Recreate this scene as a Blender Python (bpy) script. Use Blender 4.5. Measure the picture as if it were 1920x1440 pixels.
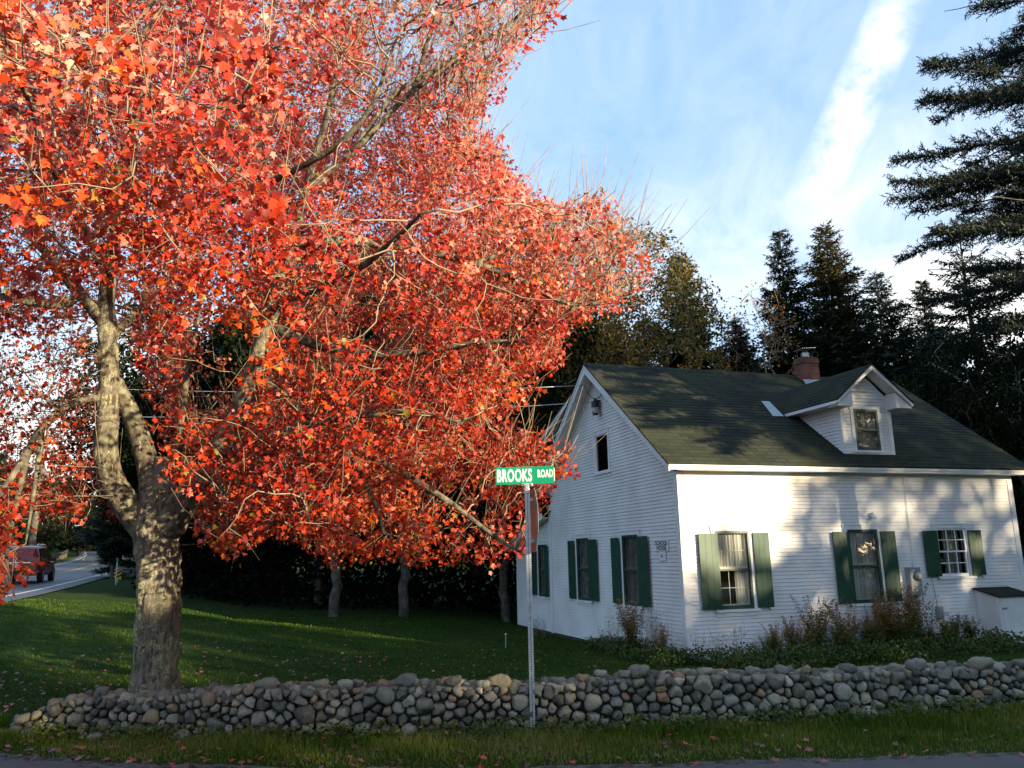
import bpy, math, random
import numpy as np
from mathutils import Vector, Matrix

for o in list(bpy.data.objects): bpy.data.objects.remove(o)
S = bpy.context.scene
COL = S.collection
R = math.radians
random.seed(7)
RG = np.random.default_rng(7)

# ---------------------------------------------------------------- camera, sky, sun, exposure
EYE = 1.6
PITCH, ROLL = .2095, -.0205
cam = bpy.data.cameras.new("camera"); cam.lens = 28.504; cam.sensor_width = 36; cam.clip_end = 3000; cam.clip_start = .05
camo = bpy.data.objects.new("camera", cam); COL.objects.link(camo); S.camera = camo
_f = Vector((0, math.cos(PITCH), math.sin(PITCH))); _u = Vector((0, -math.sin(PITCH), math.cos(PITCH))); _r = Vector((1, 0, 0))
_R = _r*math.cos(ROLL) + _u*math.sin(ROLL); _U = -_r*math.sin(ROLL) + _u*math.cos(ROLL)
M = Matrix(((_R.x, _U.x, -_f.x, 0), (_R.y, _U.y, -_f.y, 0), (_R.z, _U.z, -_f.z, EYE), (0, 0, 0, 1)))
camo.matrix_world = M

SUN_AZ = 52      # degrees to the right of straight behind the viewer
SUN_EL = 13
sdir = Vector((math.sin(R(SUN_AZ))*math.cos(R(SUN_EL)), -math.cos(R(SUN_AZ))*math.cos(R(SUN_EL)), math.sin(R(SUN_EL))))
sl = bpy.data.lights.new("sun", 'SUN'); sl.energy = 5.0; sl.angle = R(.6); sl.color = (1, .80, .52)
so = bpy.data.objects.new("sun", sl); COL.objects.link(so)
so.rotation_euler = sdir.to_track_quat('Z', 'Y').to_euler(); so.location = (20, -20, 30)

W = bpy.data.worlds.new("World"); S.world = W; W.use_nodes = True
S.view_settings.view_transform = 'Standard'; S.view_settings.look = 'None'; S.view_settings.gamma = 1
S.view_settings.exposure = 1.45
S.cycles.use_denoising = True
S.cycles.max_bounces = 8; S.cycles.transparent_max_bounces = 8
try: S.cycles.use_adaptive_sampling = True
except Exception: pass

class NT:
    """tiny node helper"""
    def __init__(s, tree): s.t = tree; s.n = tree.nodes; s.l = tree.links
    def new(s, typ, **kw):
        n = s.n.new(typ)
        for k, v in kw.items():
            if k.startswith('i_'):
                key = k[2:]
                n.inputs[int(key) if key.isdigit() else key.replace('_', ' ')].default_value = v
            else: setattr(n, k, v)
        return n
    def link(s, a, b): s.l.new(a, b)
    def math(s, op, a, b=None, c=None, clamp=False):
        n = s.n.new('ShaderNodeMath'); n.operation = op; n.use_clamp = clamp
        for i, x in enumerate((a, b, c)):
            if x is None: continue
            if isinstance(x, (int, float)): n.inputs[i].default_value = x
            else: s.l.new(x, n.inputs[i])
        return n.outputs[0]
    def vdot(s, v, c):
        n = s.n.new('ShaderNodeVectorMath'); n.operation = 'DOT_PRODUCT'; s.l.new(v, n.inputs[0]); n.inputs[1].default_value = c
        return n.outputs['Value']
    def ramp(s, fac, stops, interp='LINEAR'):
        n = s.n.new('ShaderNodeValToRGB'); n.color_ramp.interpolation = interp
        e = n.color_ramp.elements
        while len(e) < len(stops): e.new(.5)
        for i, (p, c) in enumerate(stops):
            e[i].position = p; e[i].color = c if len(c) == 4 else (*c, 1)
        s.l.new(fac, n.inputs[0]); return n.outputs[0]
    def mix(s, fac, a, b, mode='MIX'):
        n = s.n.new('ShaderNodeMixRGB'); n.blend_type = mode
        for i, x in enumerate((fac, a, b)):
            if isinstance(x, (int, float)): n.inputs[i].default_value = x
            elif isinstance(x, tuple): n.inputs[i].default_value = (*x, 1) if len(x) == 3 else x
            else: s.l.new(x, n.inputs[i])
        return n.outputs[0]
    def noise(s, vec, scale, detail=3, rough=.55, dist=0):
        n = s.n.new('ShaderNodeTexNoise'); n.inputs['Scale'].default_value = scale; n.inputs['Detail'].default_value = detail
        n.inputs['Roughness'].default_value = rough; n.inputs['Distortion'].default_value = dist
        if vec is not None: s.l.new(vec, n.inputs['Vector'])
        return n.outputs['Fac']

# world: Nishita sky with thin cirrus laid out by direction
wt = NT(W.node_tree); bg = W.node_tree.nodes['Background']; bg.inputs[1].default_value = .122
sky = wt.new('ShaderNodeTexSky'); sky.sky_type = 'NISHITA'; sky.sun_disc = False
sky.sun_elevation = R(SUN_EL); sky.sun_rotation = math.atan2(sdir.x, sdir.y) ; sky.altitude = 200; sky.air_density = 1.0; sky.dust_density = 1.2; sky.ozone_density = 1.5
tc = wt.new('ShaderNodeTexCoord'); gv = tc.outputs['Generated']
def pxdir(x, y):
    a, b = x-960, y-720; cr, sr = math.cos(ROLL), math.sin(ROLL)
    xx = cr*a+sr*b; yy = -sr*a+cr*b
    return (_f + _r*xx/1520.2 - _u*yy/1520.2)
def streak(p0, p1, width, soft):
    """mask round a great-circle arc between two sky directions"""
    a = p0.normalized(); b = p1.normalized(); n = a.cross(b).normalized(); m = (a+b).normalized(); t = n.cross(m).normalized()
    half = math.acos(max(-1, min(1, a.dot(b))))/2
    dn = wt.math('ABSOLUTE', wt.vdot(gv, tuple(n)))
    dt = wt.math('ABSOLUTE', wt.vdot(gv, tuple(t)))
    a1 = wt.math('SMOOTHSTEP' if False else 'DIVIDE', dn, width)
    a1 = wt.math('POWER', wt.math('SUBTRACT', 1.0, a1, clamp=True), soft)
    b1 = wt.math('SUBTRACT', 1.0, wt.math('DIVIDE', wt.math('SUBTRACT', dt, math.sin(half)*.6, clamp=True), math.sin(half)*.8), clamp=True)
    front = wt.math('GREATER_THAN', wt.vdot(gv, tuple(m)), 0.0)
    return wt.math('MULTIPLY', wt.math('MULTIPLY', a1, b1), front)
d0, d1 = pxdir(1530, 350), pxdir(1700, -20)
s1 = streak(d0, d1, .030, .8)
s2 = streak(pxdir(1150, 560), pxdir(1920, 250), .13, 1.1)
s3 = streak(pxdir(1640, 600), pxdir(2150, 560), .085, .9)
s4 = streak(pxdir(-300, 900), pxdir(500, 800), .16, .8)
mp = wt.new('ShaderNodeMapping'); mp.inputs['Rotation'].default_value = (0, .5, .6); mp.inputs['Scale'].default_value = (3.2, .9, 3.0)
wt.link(gv, mp.inputs[0])
nz = wt.noise(mp.outputs[0], 3.0, 7, .62, .6)
nz2 = wt.noise(gv, 9.0, 6, .6, .3)
nz3 = wt.noise(gv, 2.2, 3, .5, .2)
tex = wt.math('ADD', wt.math('MULTIPLY', nz, .55), wt.math('MULTIPLY', nz2, .45))
texm = wt.math('MULTIPLY_ADD', tex, 5.0, -1.95, clamp=True)
fib = wt.math('MULTIPLY_ADD', wt.noise(gv, 26.0, 6, .7, .5), 2.4, -.55, clamp=True)
m1 = wt.math('MULTIPLY', wt.math('MULTIPLY', wt.math('MULTIPLY', s1, 1.35), fib), texm, clamp=True)
m2 = wt.math('MULTIPLY', wt.math('MULTIPLY', s2, .5), wt.math('MULTIPLY_ADD', nz, 1.6, -.2, clamp=True), clamp=True)
m3 = wt.math('MULTIPLY', wt.math('MULTIPLY', s3, 1.5), wt.math('MULTIPLY_ADD', nz3, 2.5, -.4, clamp=True), clamp=True)
m4 = wt.math('MULTIPLY', wt.math('MULTIPLY', s4, 1.4), wt.math('MULTIPLY_ADD', nz3, 2.0, -.3, clamp=True), clamp=True)
veil = wt.math('MULTIPLY_ADD', nz, .5, -.17, clamp=True)
cm = wt.math('ADD', wt.math('ADD', m1, m2), wt.math('ADD', wt.math('ADD', m3, m4), veil), clamp=True)
skyc = wt.mix(.6, sky.outputs[0], (1.5, 2.5, 4.0))
out = wt.mix(cm, skyc, (4.6, 4.6, 4.5))
wt.link(out, bg.inputs[0])

# ---------------------------------------------------------------- object and mesh helpers
def tag(o, label=None, cat=None, group=None, kind=None):
    if label: o["label"] = label
    if cat: o["category"] = cat
    if group: o["group"] = group
    if kind: o["kind"] = kind
    return o
def empty(name, loc=(0, 0, 0), rz=0, label=None, cat=None, group=None):
    o = bpy.data.objects.new(name, None); COL.objects.link(o); o.location = loc; o.rotation_euler = (0, 0, rz); o.empty_display_size = .2
    return tag(o, label, cat, group)
def mesh_np(name, V, FS, mat, parent=None, attrs=None, smooth=False, mats=None, mi=None, uv=None):
    """V (N,3); FS a list of (M,k) index arrays"""
    V = np.asarray(V, np.float32).reshape(-1, 3)
    FS = [np.asarray(f, np.int32) for f in FS if len(f)]
    me = bpy.data.meshes.new(name)
    me.vertices.add(len(V)); me.vertices.foreach_set('co', V.ravel())
    nl = sum(f.size for f in FS); nf = sum(len(f) for f in FS)
    me.loops.add(nl); me.polygons.add(nf)
    me.loops.foreach_set('vertex_index', np.concatenate([f.ravel() for f in FS]))
    tot = np.concatenate([np.full(len(f), f.shape[1], np.int32) for f in FS])
    st = np.zeros(nf, np.int32); st[1:] = np.cumsum(tot)[:-1]
    me.polygons.foreach_set('loop_start', st)
    if smooth: me.polygons.foreach_set('use_smooth', np.ones(nf, bool))
    for m in (mats or [mat]): me.materials.append(m)
    if mi is not None: me.polygons.foreach_set('material_index', np.asarray(mi, np.int32))
    me.update(calc_edges=True)
    for k, a in (attrs or {}).items():
        at_ = me.attributes.new(k, 'FLOAT', 'POINT'); at_.data.foreach_set('value', np.asarray(a, np.float32))
    o = bpy.data.objects.new(name, me); COL.objects.link(o)
    if parent: o.parent = parent
    return o
class MB:
    """collects boxes, prisms and tubes, linked as ONE mesh object"""
    def __init__(s): s.v = []; s.f = []
    def add(s, vs, fs):
        b = len(s.v); s.v += [tuple(map(float, p)) for p in vs]; s.f += [tuple(i+b for i in f) for f in fs]; return s
    def box(s, a, b):
        (x0, y0, z0), (x1, y1, z1) = a, b
        x0, x1 = min(x0, x1), max(x0, x1); y0, y1 = min(y0, y1), max(y0, y1); z0, z1 = min(z0, z1), max(z0, z1)
        return s.add([(x0, y0, z0), (x1, y0, z0), (x1, y1, z0), (x0, y1, z0), (x0, y0, z1), (x1, y0, z1), (x1, y1, z1), (x0, y1, z1)],
                     [(0, 3, 2, 1), (4, 5, 6, 7), (0, 1, 5, 4), (1, 2, 6, 5), (2, 3, 7, 6), (3, 0, 4, 7)])
    def quad(s, *p): return s.add(p, [tuple(range(len(p)))])
    def prism(s, poly, ax, a, b):
        """poly in the two other axes, extruded along ax from a to b"""
        def mk(p, t):
            q = list(p); q.insert(ax, t); return q
        n = len(poly); vs = [mk(p, a) for p in poly] + [mk(p, b) for p in poly]
        fs = [tuple(range(n)), tuple(range(2*n-1, n-1, -1))] + [(i, i+n, (i+1) % n+n, (i+1) % n) for i in range(n)]
        return s.add(vs, fs)
    def tube(s, pts, r, k=8, cap=True):
        pts = [Vector(p) for p in pts]; rs = r if isinstance(r, (list, tuple)) else [r]*len(pts)
        b = len(s.v); ref = None
        for i, p in enumerate(pts):
            t = (pts[min(i+1, len(pts)-1)] - pts[max(i-1, 0)]).normalized()
            if ref is None: ref = Vector((0, 0, 1)) if abs(t.z) < .9 else Vector((1, 0, 0))
            n = (ref - t*ref.dot(t)).normalized(); ref = n; m = t.cross(n)
            for j in range(k):
                a = 2*math.pi*j/k; s.v.append(tuple(p + (n*math.cos(a)+m*math.sin(a))*rs[i]))
        for i in range(len(pts)-1):
            for j in range(k):
                s.f.append((b+i*k+j, b+i*k+(j+1) % k, b+(i+1)*k+(j+1) % k, b+(i+1)*k+j))
        if cap: s.f.append(tuple(b+j for j in range(k-1, -1, -1))); s.f.append(tuple(b+(len(pts)-1)*k+j for j in range(k)))
        return s
    def lathe(s, prof, c=(0, 0, 0), ax=2, k=20):
        b = len(s.v)
        for (r, t) in prof:
            for j in range(k):
                a = 2*math.pi*j/k; p = [r*math.cos(a), r*math.sin(a)]; p.insert(ax, t)
                s.v.append((p[0]+c[0], p[1]+c[1], p[2]+c[2]))
        for i in range(len(prof)-1):
            for j in range(k): s.f.append((b+i*k+j, b+i*k+(j+1) % k, b+(i+1)*k+(j+1) % k, b+(i+1)*k+j))
        s.f.append(tuple(b+j for j in range(k-1, -1, -1))); s.f.append(tuple(b+(len(prof)-1)*k+j for j in range(k)))
        return s
    def build(s, name, mat, parent=None, smooth=False, bevel=0, fixn=True):
        me = bpy.data.meshes.new(name); me.from_pydata(s.v, [], s.f)
        me.materials.append(mat); me.update()
        if fixn:
            import bmesh
            bm = bmesh.new(); bm.from_mesh(me); bmesh.ops.recalc_face_normals(bm, faces=bm.faces); bm.to_mesh(me); bm.free()
        o = bpy.data.objects.new(name, me); COL.objects.link(o)
        if parent: o.parent = parent
        if smooth:
            for p in me.polygons: p.use_smooth = True
        if bevel:
            m = o.modifiers.new('bevel', 'BEVEL'); m.width = bevel; m.segments = 2; m.limit_method = 'ANGLE'
        return o
def kids(o): return [c for c in bpy.data.objects if c.parent == o]
def copy_tree(o, parent=None):
    c = o.copy(); COL.objects.link(c); c.parent = parent
    for ch in kids(o): copy_tree(ch, c)
    return c
# value noise
def _h(i, j, k):
    n = (i*374761393 + j*668265263 + k*2147483647) & 0xffffffff
    n = ((n ^ (n >> 13))*1274126177) & 0xffffffff
    return ((n ^ (n >> 16)) & 0xffff)/65535.0
def vnoise(P):
    P = np.asarray(P, float); I = np.floor(P).astype(np.int64); F = P-I; F = F*F*(3-2*F)
    i, j, k = I[..., 0], I[..., 1], I[..., 2]; r = 0
    for a in (0, 1):
        for b in (0, 1):
            for c in (0, 1):
                w = (F[..., 0] if a else 1-F[..., 0])*(F[..., 1] if b else 1-F[..., 1])*(F[..., 2] if c else 1-F[..., 2])
                r = r + w*_h(i+a, j+b, k+c)
    return r
def fbm(P, o=4):
    P = np.asarray(P, float); s = 0; a = .5
    for q in range(o): s = s + a*vnoise(P*2**q + 17.3*q); a *= .5
    return s

# ---------------------------------------------------------------- materials
MATS = {}
def pmat(name, color=None, rough=.6, fn=None, spec=.5, metal=0, bump=None):
    m = bpy.data.materials.new(name); m.use_nodes = True; t = NT(m.node_tree); b = t.n['Principled BSDF']
    b.inputs['Roughness'].default_value = rough; b.inputs['Metallic'].default_value = metal
    b.inputs['Specular IOR Level'].default_value = spec
    if color: b.inputs['Base Color'].default_value = (*color, 1)
    if fn: fn(t, b)
    MATS[name] = m; return m
def objco(t): return t.new('ShaderNodeTexCoord').outputs['Object']
def bump(t, b, h, strength=.3, dist=.02):
    n = t.new('ShaderNodeBump'); n.inputs['Strength'].default_value = strength; n.inputs['Distance'].default_value = dist
    t.link(h, n.inputs['Height']); t.link(n.outputs[0], b.inputs['Normal'])
def speckle(c1, c2, scale, c3=None, s3=3, bs=.3, bd=.01, detail=5, lo=.35, hi=.65):
    def fn(t, b):
        co = objco(t); n = t.noise(co, scale, detail)
        c = t.ramp(n, [(lo, c1), (hi, c2)])
        if c3: c = t.mix(t.ramp(t.noise(co, s3, 4), [(.48, (0, 0, 0)), (.62, (1, 1, 1))]), c, c3)
        t.link(c, b.inputs['Base Color']); bump(t, b, t.noise(co, scale*2, 4), bs, bd)
    return fn
def _white(t, b):
    co = objco(t)
    n = t.noise(co, 1.3, 5, .6); c = t.ramp(n, [(.3, (.62, .61, .58)), (.6, (.76, .76, .75))])
    mp = t.new('ShaderNodeMapping'); mp.inputs['Scale'].default_value = (9, 9, .7); t.link(co, mp.inputs[0])
    st = t.noise(mp.outputs[0], 2.0, 5, .65)
    c = t.mix(t.ramp(st, [(.55, (0, 0, 0)), (.85, (.35, .35, .35))]), c, (.5, .48, .42))
    t.link(c, b.inputs['Base Color']); bump(t, b, t.noise(co, 35, 4), .25, .004)
pmat('white_paint', rough=.55, fn=_white)
pmat('lap_shade_grey', rough=.9, fn=speckle((.30, .30, .29), (.42, .42, .41), 6, bs=.1, bd=.002))  # grey that stands in for the shadow line under each lap
pmat('white_trim', rough=.5, fn=speckle((.68, .68, .66), (.78, .78, .77), 4, bs=.08, bd=.003))
def _green(t, b):
    co = objco(t); n = t.noise(co, 5, 5, .6)
    t.link(t.ramp(n, [(.3, (.003, .034, .019)), (.7, (.008, .068, .034))]), b.inputs['Base Color']); bump(t, b, t.noise(co, 60, 3), .2, .003)
pmat('green_paint', rough=.5, fn=_green)
pmat('dark_green_frame', rough=.45, fn=speckle((.012, .04, .03), (.02, .06, .045), 8, bs=.1, bd=.002))
def _shingle(t, b, axis=0):
    co = objco(t); sp = t.new('ShaderNodeSeparateXYZ'); t.link(co, sp.inputs[0]); cb = t.new('ShaderNodeCombineXYZ')
    t.link(sp.outputs[axis], cb.inputs[0]); t.link(t.math('MULTIPLY', sp.outputs[2], 1.675), cb.inputs[1])
    br = t.new('ShaderNodeTexBrick'); t.link(cb.outputs[0], br.inputs[0]); br.offset = .5
    br.inputs['Color1'].default_value = (.008, .013, .011, 1); br.inputs['Color2'].default_value = (.032, .036, .028, 1); br.inputs['Mortar'].default_value = (.002, .003, .003, 1)
    br.inputs['Scale'].default_value = 1; br.inputs['Mortar Size'].default_value = .011; br.inputs['Bias'].default_value = 0
    br.inputs['Brick Width'].default_value = .3; br.inputs['Row Height'].default_value = .1372
    g = t.noise(co, 90, 3, .7); c = t.mix(t.ramp(g, [(.3, (.1, .1, .1)), (.7, (.9, .9, .9))]), br.outputs[0], (.045, .048, .036))
    c = t.mix(.45, br.outputs[0], c)
    c = t.mix(t.ramp(t.noise(co, .8, 4), [(.42, (0, 0, 0)), (.66, (.55, .55, .55))]), c, (.036, .043, .019))
    t.link(c, b.inputs['Base Color']); bump(t, b, t.math('ADD', t.math('MULTIPLY', br.outputs['Fac'], -1), t.noise(co, 120, 3)), .5, .006)
pmat('roof_shingle', rough=.95, fn=_shingle, spec=.15)
pmat('roof_shingle_dormer', rough=.95, fn=lambda t, b: _shingle(t, b, 1), spec=.15)
def _brick(t, b):
    co = objco(t); sp = t.new('ShaderNodeSeparateXYZ'); t.link(co, sp.inputs[0]); cb = t.new('ShaderNodeCombineXYZ')
    t.link(t.math('ADD', sp.outputs[0], sp.outputs[1]), cb.inputs[0]); t.link(sp.outputs[2], cb.inputs[1])
    br = t.new('ShaderNodeTexBrick'); t.link(cb.outputs[0], br.inputs[0])
    br.inputs['Color1'].default_value = (.10, .032, .02, 1); br.inputs['Color2'].default_value = (.22, .075, .042, 1); br.inputs['Mortar'].default_value = (.12, .09, .075, 1)
    br.inputs['Scale'].default_value = 1; br.inputs['Mortar Size'].default_value = .008; br.inputs['Brick Width'].default_value = .2; br.inputs['Row Height'].default_value = .07
    t.link(br.outputs[0], b.inputs['Base Color']); bump(t, b, t.math('MULTIPLY', br.outputs['Fac'], -1), .8, .012)
pmat('brick', rough=.9, fn=_brick)
pmat('galvanised', rough=.42, metal=.75, fn=speckle((.38, .39, .39), (.55, .56, .56), 30, bs=.1, bd=.002))
pmat('grey_metal', rough=.5, metal=.2, fn=speckle((.26, .27, .27), (.34, .35, .35), 12, bs=.05, bd=.002))
pmat('lead_flashing', rough=.5, metal=.3, color=(.3, .34, .36))
pmat('black_rubber', color=(.012, .012, .013), rough=.7)
pmat('black_iron', color=(.02, .02, .02), rough=.55)
pmat('lamp_glass', color=(.35, .35, .33), rough=.3)
pmat('interior_dark', color=(.035, .03, .027), rough=.9)
pmat('wood_reveal', color=(.18, .11, .06), rough=.7)
def _curt(t, b):
    co = objco(t); sp = t.new('ShaderNodeSeparateXYZ'); t.link(co, sp.inputs[0])
    w = t.math('SINE', t.math('MULTIPLY', t.math('ADD', sp.outputs[0], sp.outputs[1]), 120))
    t.link(t.ramp(w, [(0, (.52, .50, .46)), (1, (.80, .78, .73))]), b.inputs['Base Color']); bump(t, b, w, .6, .01)
pmat('curtain', rough=.9, fn=_curt)
def glassmat(name, refl=.35, tint=(1, 1, 1)):
    m = bpy.data.materials.new(name); m.use_nodes = True; t = NT(m.node_tree); t.n.remove(t.n['Principled BSDF'])
    o = t.n['Material Output']; tr = t.new('ShaderNodeBsdfTransparent'); tr.inputs[0].default_value = (*tint, 1)
    gl = t.new('ShaderNodeBsdfGlossy'); gl.inputs['Roughness'].default_value = .02; gl.inputs[0].default_value = (.9, .92, .92, 1)
    nb = t.new('ShaderNodeBump'); nb.inputs['Strength'].default_value = .05; nb.inputs['Distance'].default_value = .02; t.link(t.noise(objco(t), 4, 2), nb.inputs['Height']); t.link(nb.outputs[0], gl.inputs['Normal'])
    fr = t.new('ShaderNodeFresnel'); fr.inputs[0].default_value = 1.5
    f = t.math('MULTIPLY_ADD', fr.outputs[0], .75, refl*.15, clamp=True)
    mx = t.new('ShaderNodeMixShader'); t.link(f, mx.inputs[0]); t.link(tr.outputs[0], mx.inputs[1]); t.link(gl.outputs[0], mx.inputs[2]); t.link(mx.outputs[0], o.inputs[0])
    MATS[name] = m
glassmat('window_glass', .3, (.93, .94, .93))
def _stone(t, b):
    oi = t.new('ShaderNodeAttribute'); oi.attribute_name = 'tint'
    co = objco(t); n = t.noise(co, 14, 6, .65)
    base = t.ramp(oi.outputs['Fac'], [(0, (.08, .076, .062)), (.22, (.15, .143, .115)), (.42, (.27, .25, .19)), (.58, (.21, .205, .175)), (.75, (.40, .37, .29)), (.87, (.30, .25, .15)), (.95, (.36, .20, .12)), (1, (.55, .53, .47))])
    c = t.mix(t.ramp(n, [(.3, (.5, .5, .5)), (.7, (0, 0, 0))]), base, (.06, .06, .05))
    li = t.noise(co, 7, 6, .7)
    c = t.mix(t.ramp(li, [(.56, (0, 0, 0)), (.66, (.6, .6, .6))]), c, (.19, .21, .15))
    c = t.mix(t.ramp(t.noise(co, 60, 3), [(.62, (0, 0, 0)), (.74, (.45, .45, .45))]), c, (.30, .30, .29))
    t.link(c, b.inputs['Base Color']); bump(t, b, t.math('ADD', n, t.noise(co, 50, 4)), .55, .02)
pmat('field_stone', rough=.92, fn=_stone, spec=.2)
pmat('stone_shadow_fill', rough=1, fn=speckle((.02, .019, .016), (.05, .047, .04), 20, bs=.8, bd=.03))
def _bark(t, b):
    co = objco(t); mp = t.new('ShaderNodeMapping'); mp.inputs['Scale'].default_value = (1, 1, .22); t.link(co, mp.inputs[0])
    r = t.noise(mp.outputs[0], 26, 6, .7, .4); n = t.noise(co, 9, 5, .6)
    c = t.ramp(r, [(.36, (.035, .029, .022)), (.46, (.14, .122, .095)), (.66, (.26, .235, .185))])
    l1 = t.math('MULTIPLY', t.ramp(t.noise(co, 4.5, 6, .72, .8), [(.5, (0, 0, 0)), (.56, (1, 1, 1))]), t.ramp(t.noise(co, 40, 4, .7), [(.4, (0, 0, 0)), (.55, (1, 1, 1))]))
    c = t.mix(t.math('MULTIPLY', l1, .85), c, (.38, .38, .20))
    l2 = t.ramp(t.noise(co, 11, 5, .7), [(.6, (0, 0, 0)), (.66, (.6, .6, .6))]); c = t.mix(l2, c, (.30, .31, .27))
    t.link(c, b.inputs['Base Color']); bump(t, b, t.math('ADD', r, t.math('MULTIPLY', t.noise(co, 60, 4), .4)), .9, .03)
pmat('maple_bark', rough=.95, fn=_bark, spec=.15)
pmat('limb_bark', rough=.95, fn=speckle((.045, .038, .029), (.14, .12, .09), 16, (.20, .20, .13), 6, .7, .015), spec=.15)
pmat('twig_bark', rough=.75, fn=speckle((.15, .105, .07), (.36, .27, .17), 12, (.26, .23, .17), 5, .3, .004), spec=.3)
pmat('dark_bark', rough=.95, fn=speckle((.045, .038, .03), (.11, .095, .078), 9, (.13, .13, .11), 4, .8, .03), spec=.1)
def leafmat(name, stops, under=None, trans=.35, rough=.5, spec=.4, vary=.0):
    m = bpy.data.materials.new(name); m.use_nodes = True; t = NT(m.node_tree); b = t.n['Principled BSDF']
    at_ = t.new('ShaderNodeAttribute'); at_.attribute_name = 'tint'
    c = t.ramp(at_.outputs['Fac'], stops)
    if under:
        ge = t.new('ShaderNodeNewGeometry'); c2 = t.mix(under[1], c, under[0]); cc = t.mix(ge.outputs['Backfacing'], c, c2)
    else: cc = c
    t.link(cc, b.inputs['Base Color']); b.inputs['Roughness'].default_value = rough; b.inputs['Specular IOR Level'].default_value = spec
    tr = t.new('ShaderNodeBsdfTranslucent'); t.link(c, tr.inputs[0]); mx = t.new('ShaderNodeMixShader'); mx.inputs[0].default_value = trans
    t.link(b.outputs[0], mx.inputs[1]); t.link(tr.outputs[0], mx.inputs[2]); t.link(mx.outputs[0], t.n['Material Output'].inputs[0])
    MATS[name] = m; return m
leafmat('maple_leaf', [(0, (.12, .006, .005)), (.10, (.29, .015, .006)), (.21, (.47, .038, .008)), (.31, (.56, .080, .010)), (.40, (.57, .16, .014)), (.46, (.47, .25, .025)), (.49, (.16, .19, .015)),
                       (.51, (.24, .013, .017)), (.58, (.48, .034, .028)), (.68, (.64, .095, .060)), (.80, (.75, .20, .135)), (.91, (.80, .35, .25)), (1, (.70, .44, .27))], under=((.74, .34, .24), .28), trans=.36, rough=.45, spec=.45)  # upper half of the ramp: paler coral with bright sunlight painted in
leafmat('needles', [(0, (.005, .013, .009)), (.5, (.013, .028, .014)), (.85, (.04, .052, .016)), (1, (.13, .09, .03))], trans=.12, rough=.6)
leafmat('autumn_olive_leaf', [(0, (.02, .03, .006)), (.35, (.06, .065, .010)), (.6, (.15, .105, .014)), (1, (.38, .17, .02))], trans=.35)
leafmat('russet_leaf', [(0, (.06, .012, .008)), (.5, (.17, .03, .015)), (1, (.30, .07, .025))], trans=.3)
leafmat('amber_leaf', [(0, (.10, .04, .01)), (.5, (.30, .12, .02)), (1, (.42, .22, .04))], trans=.35)
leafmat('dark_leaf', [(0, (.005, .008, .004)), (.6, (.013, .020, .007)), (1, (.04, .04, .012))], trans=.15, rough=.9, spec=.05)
leafmat('weed_leaf', [(0, (.018, .045, .008)), (.3, (.07, .11, .014)), (.5, (.18, .18, .025)), (.7, (.32, .20, .035)), (.85, (.38, .13, .035)), (1, (.42, .08, .035))], trans=.3)
leafmat('dry_seed', [(0, (.03, .022, .018)), (1, (.12, .085, .06))], trans=.1)
leafmat('grass_blade', [(0, (.016, .044, .005)), (.45, (.050, .098, .009)), (.8, (.15, .18, .022)), (1, (.26, .24, .08))], trans=.3, rough=.9, spec=.08)
leafmat('litter_leaf', [(0, (.06, .03, .02)), (.4, (.16, .07, .045)), (.7, (.33, .10, .07)), (.9, (.40, .035, .03)), (1, (.45, .25, .2))], trans=.1)
def _ground(t, b):
    co = objco(t); n = t.noise(co, .35, 5, .6); n2 = t.noise(co, 18, 5, .7)
    c = t.mix(t.ramp(n2, [(.35, (0, 0, 0)), (.7, (1, 1, 1))]), (.012, .034, .005), (.034, .070, .009))
    c = t.mix(t.ramp(n, [(.45, (0, 0, 0)), (.7, (.6, .6, .6))]), c, (.045, .055, .018))
    t.link(c, b.inputs['Base Color']); bump(t, b, t.math('ADD', n2, t.noise(co, 70, 3)), .8, .03)
pmat('lawn', rough=1, fn=_ground, spec=.1)
def _asph(t, b):
    co = objco(t); v = t.new('ShaderNodeTexVoronoi'); v.inputs['Scale'].default_value = 90; t.link(co, v.inputs[0])
    c = t.ramp(t.noise(co, 150, 3, .7), [(.3, (.04, .04, .042)), (.7, (.13, .13, .13))])
    c = t.mix(t.ramp(t.noise(co, 1.6, 5), [(.4, (0, 0, 0)), (.7, (.4, .4, .4))]), c, (.13, .125, .115))
    t.link(c, b.inputs['Base Color']); bump(t, b, v.outputs[0], .5, .008)
pmat('asphalt', rough=.85, fn=_asph, spec=.3)
pmat('highway_asphalt', rough=.6, fn=speckle((.04, .042, .047), (.062, .064, .07), 3, bs=.2, bd=.01), spec=.5)
pmat('road_paint_white', rough=.6, fn=speckle((.55, .55, .55), (.75, .75, .75), 6, bs=.1, bd=.002))
pmat('road_paint_yellow', rough=.6, fn=speckle((.42, .26, .03), (.55, .35, .05), 6, bs=.1, bd=.002))
pmat('gravel', rough=1, fn=speckle((.06, .055, .05), (.2, .185, .165), 60, (.03, .028, .022), 8, .9, .03))
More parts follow.
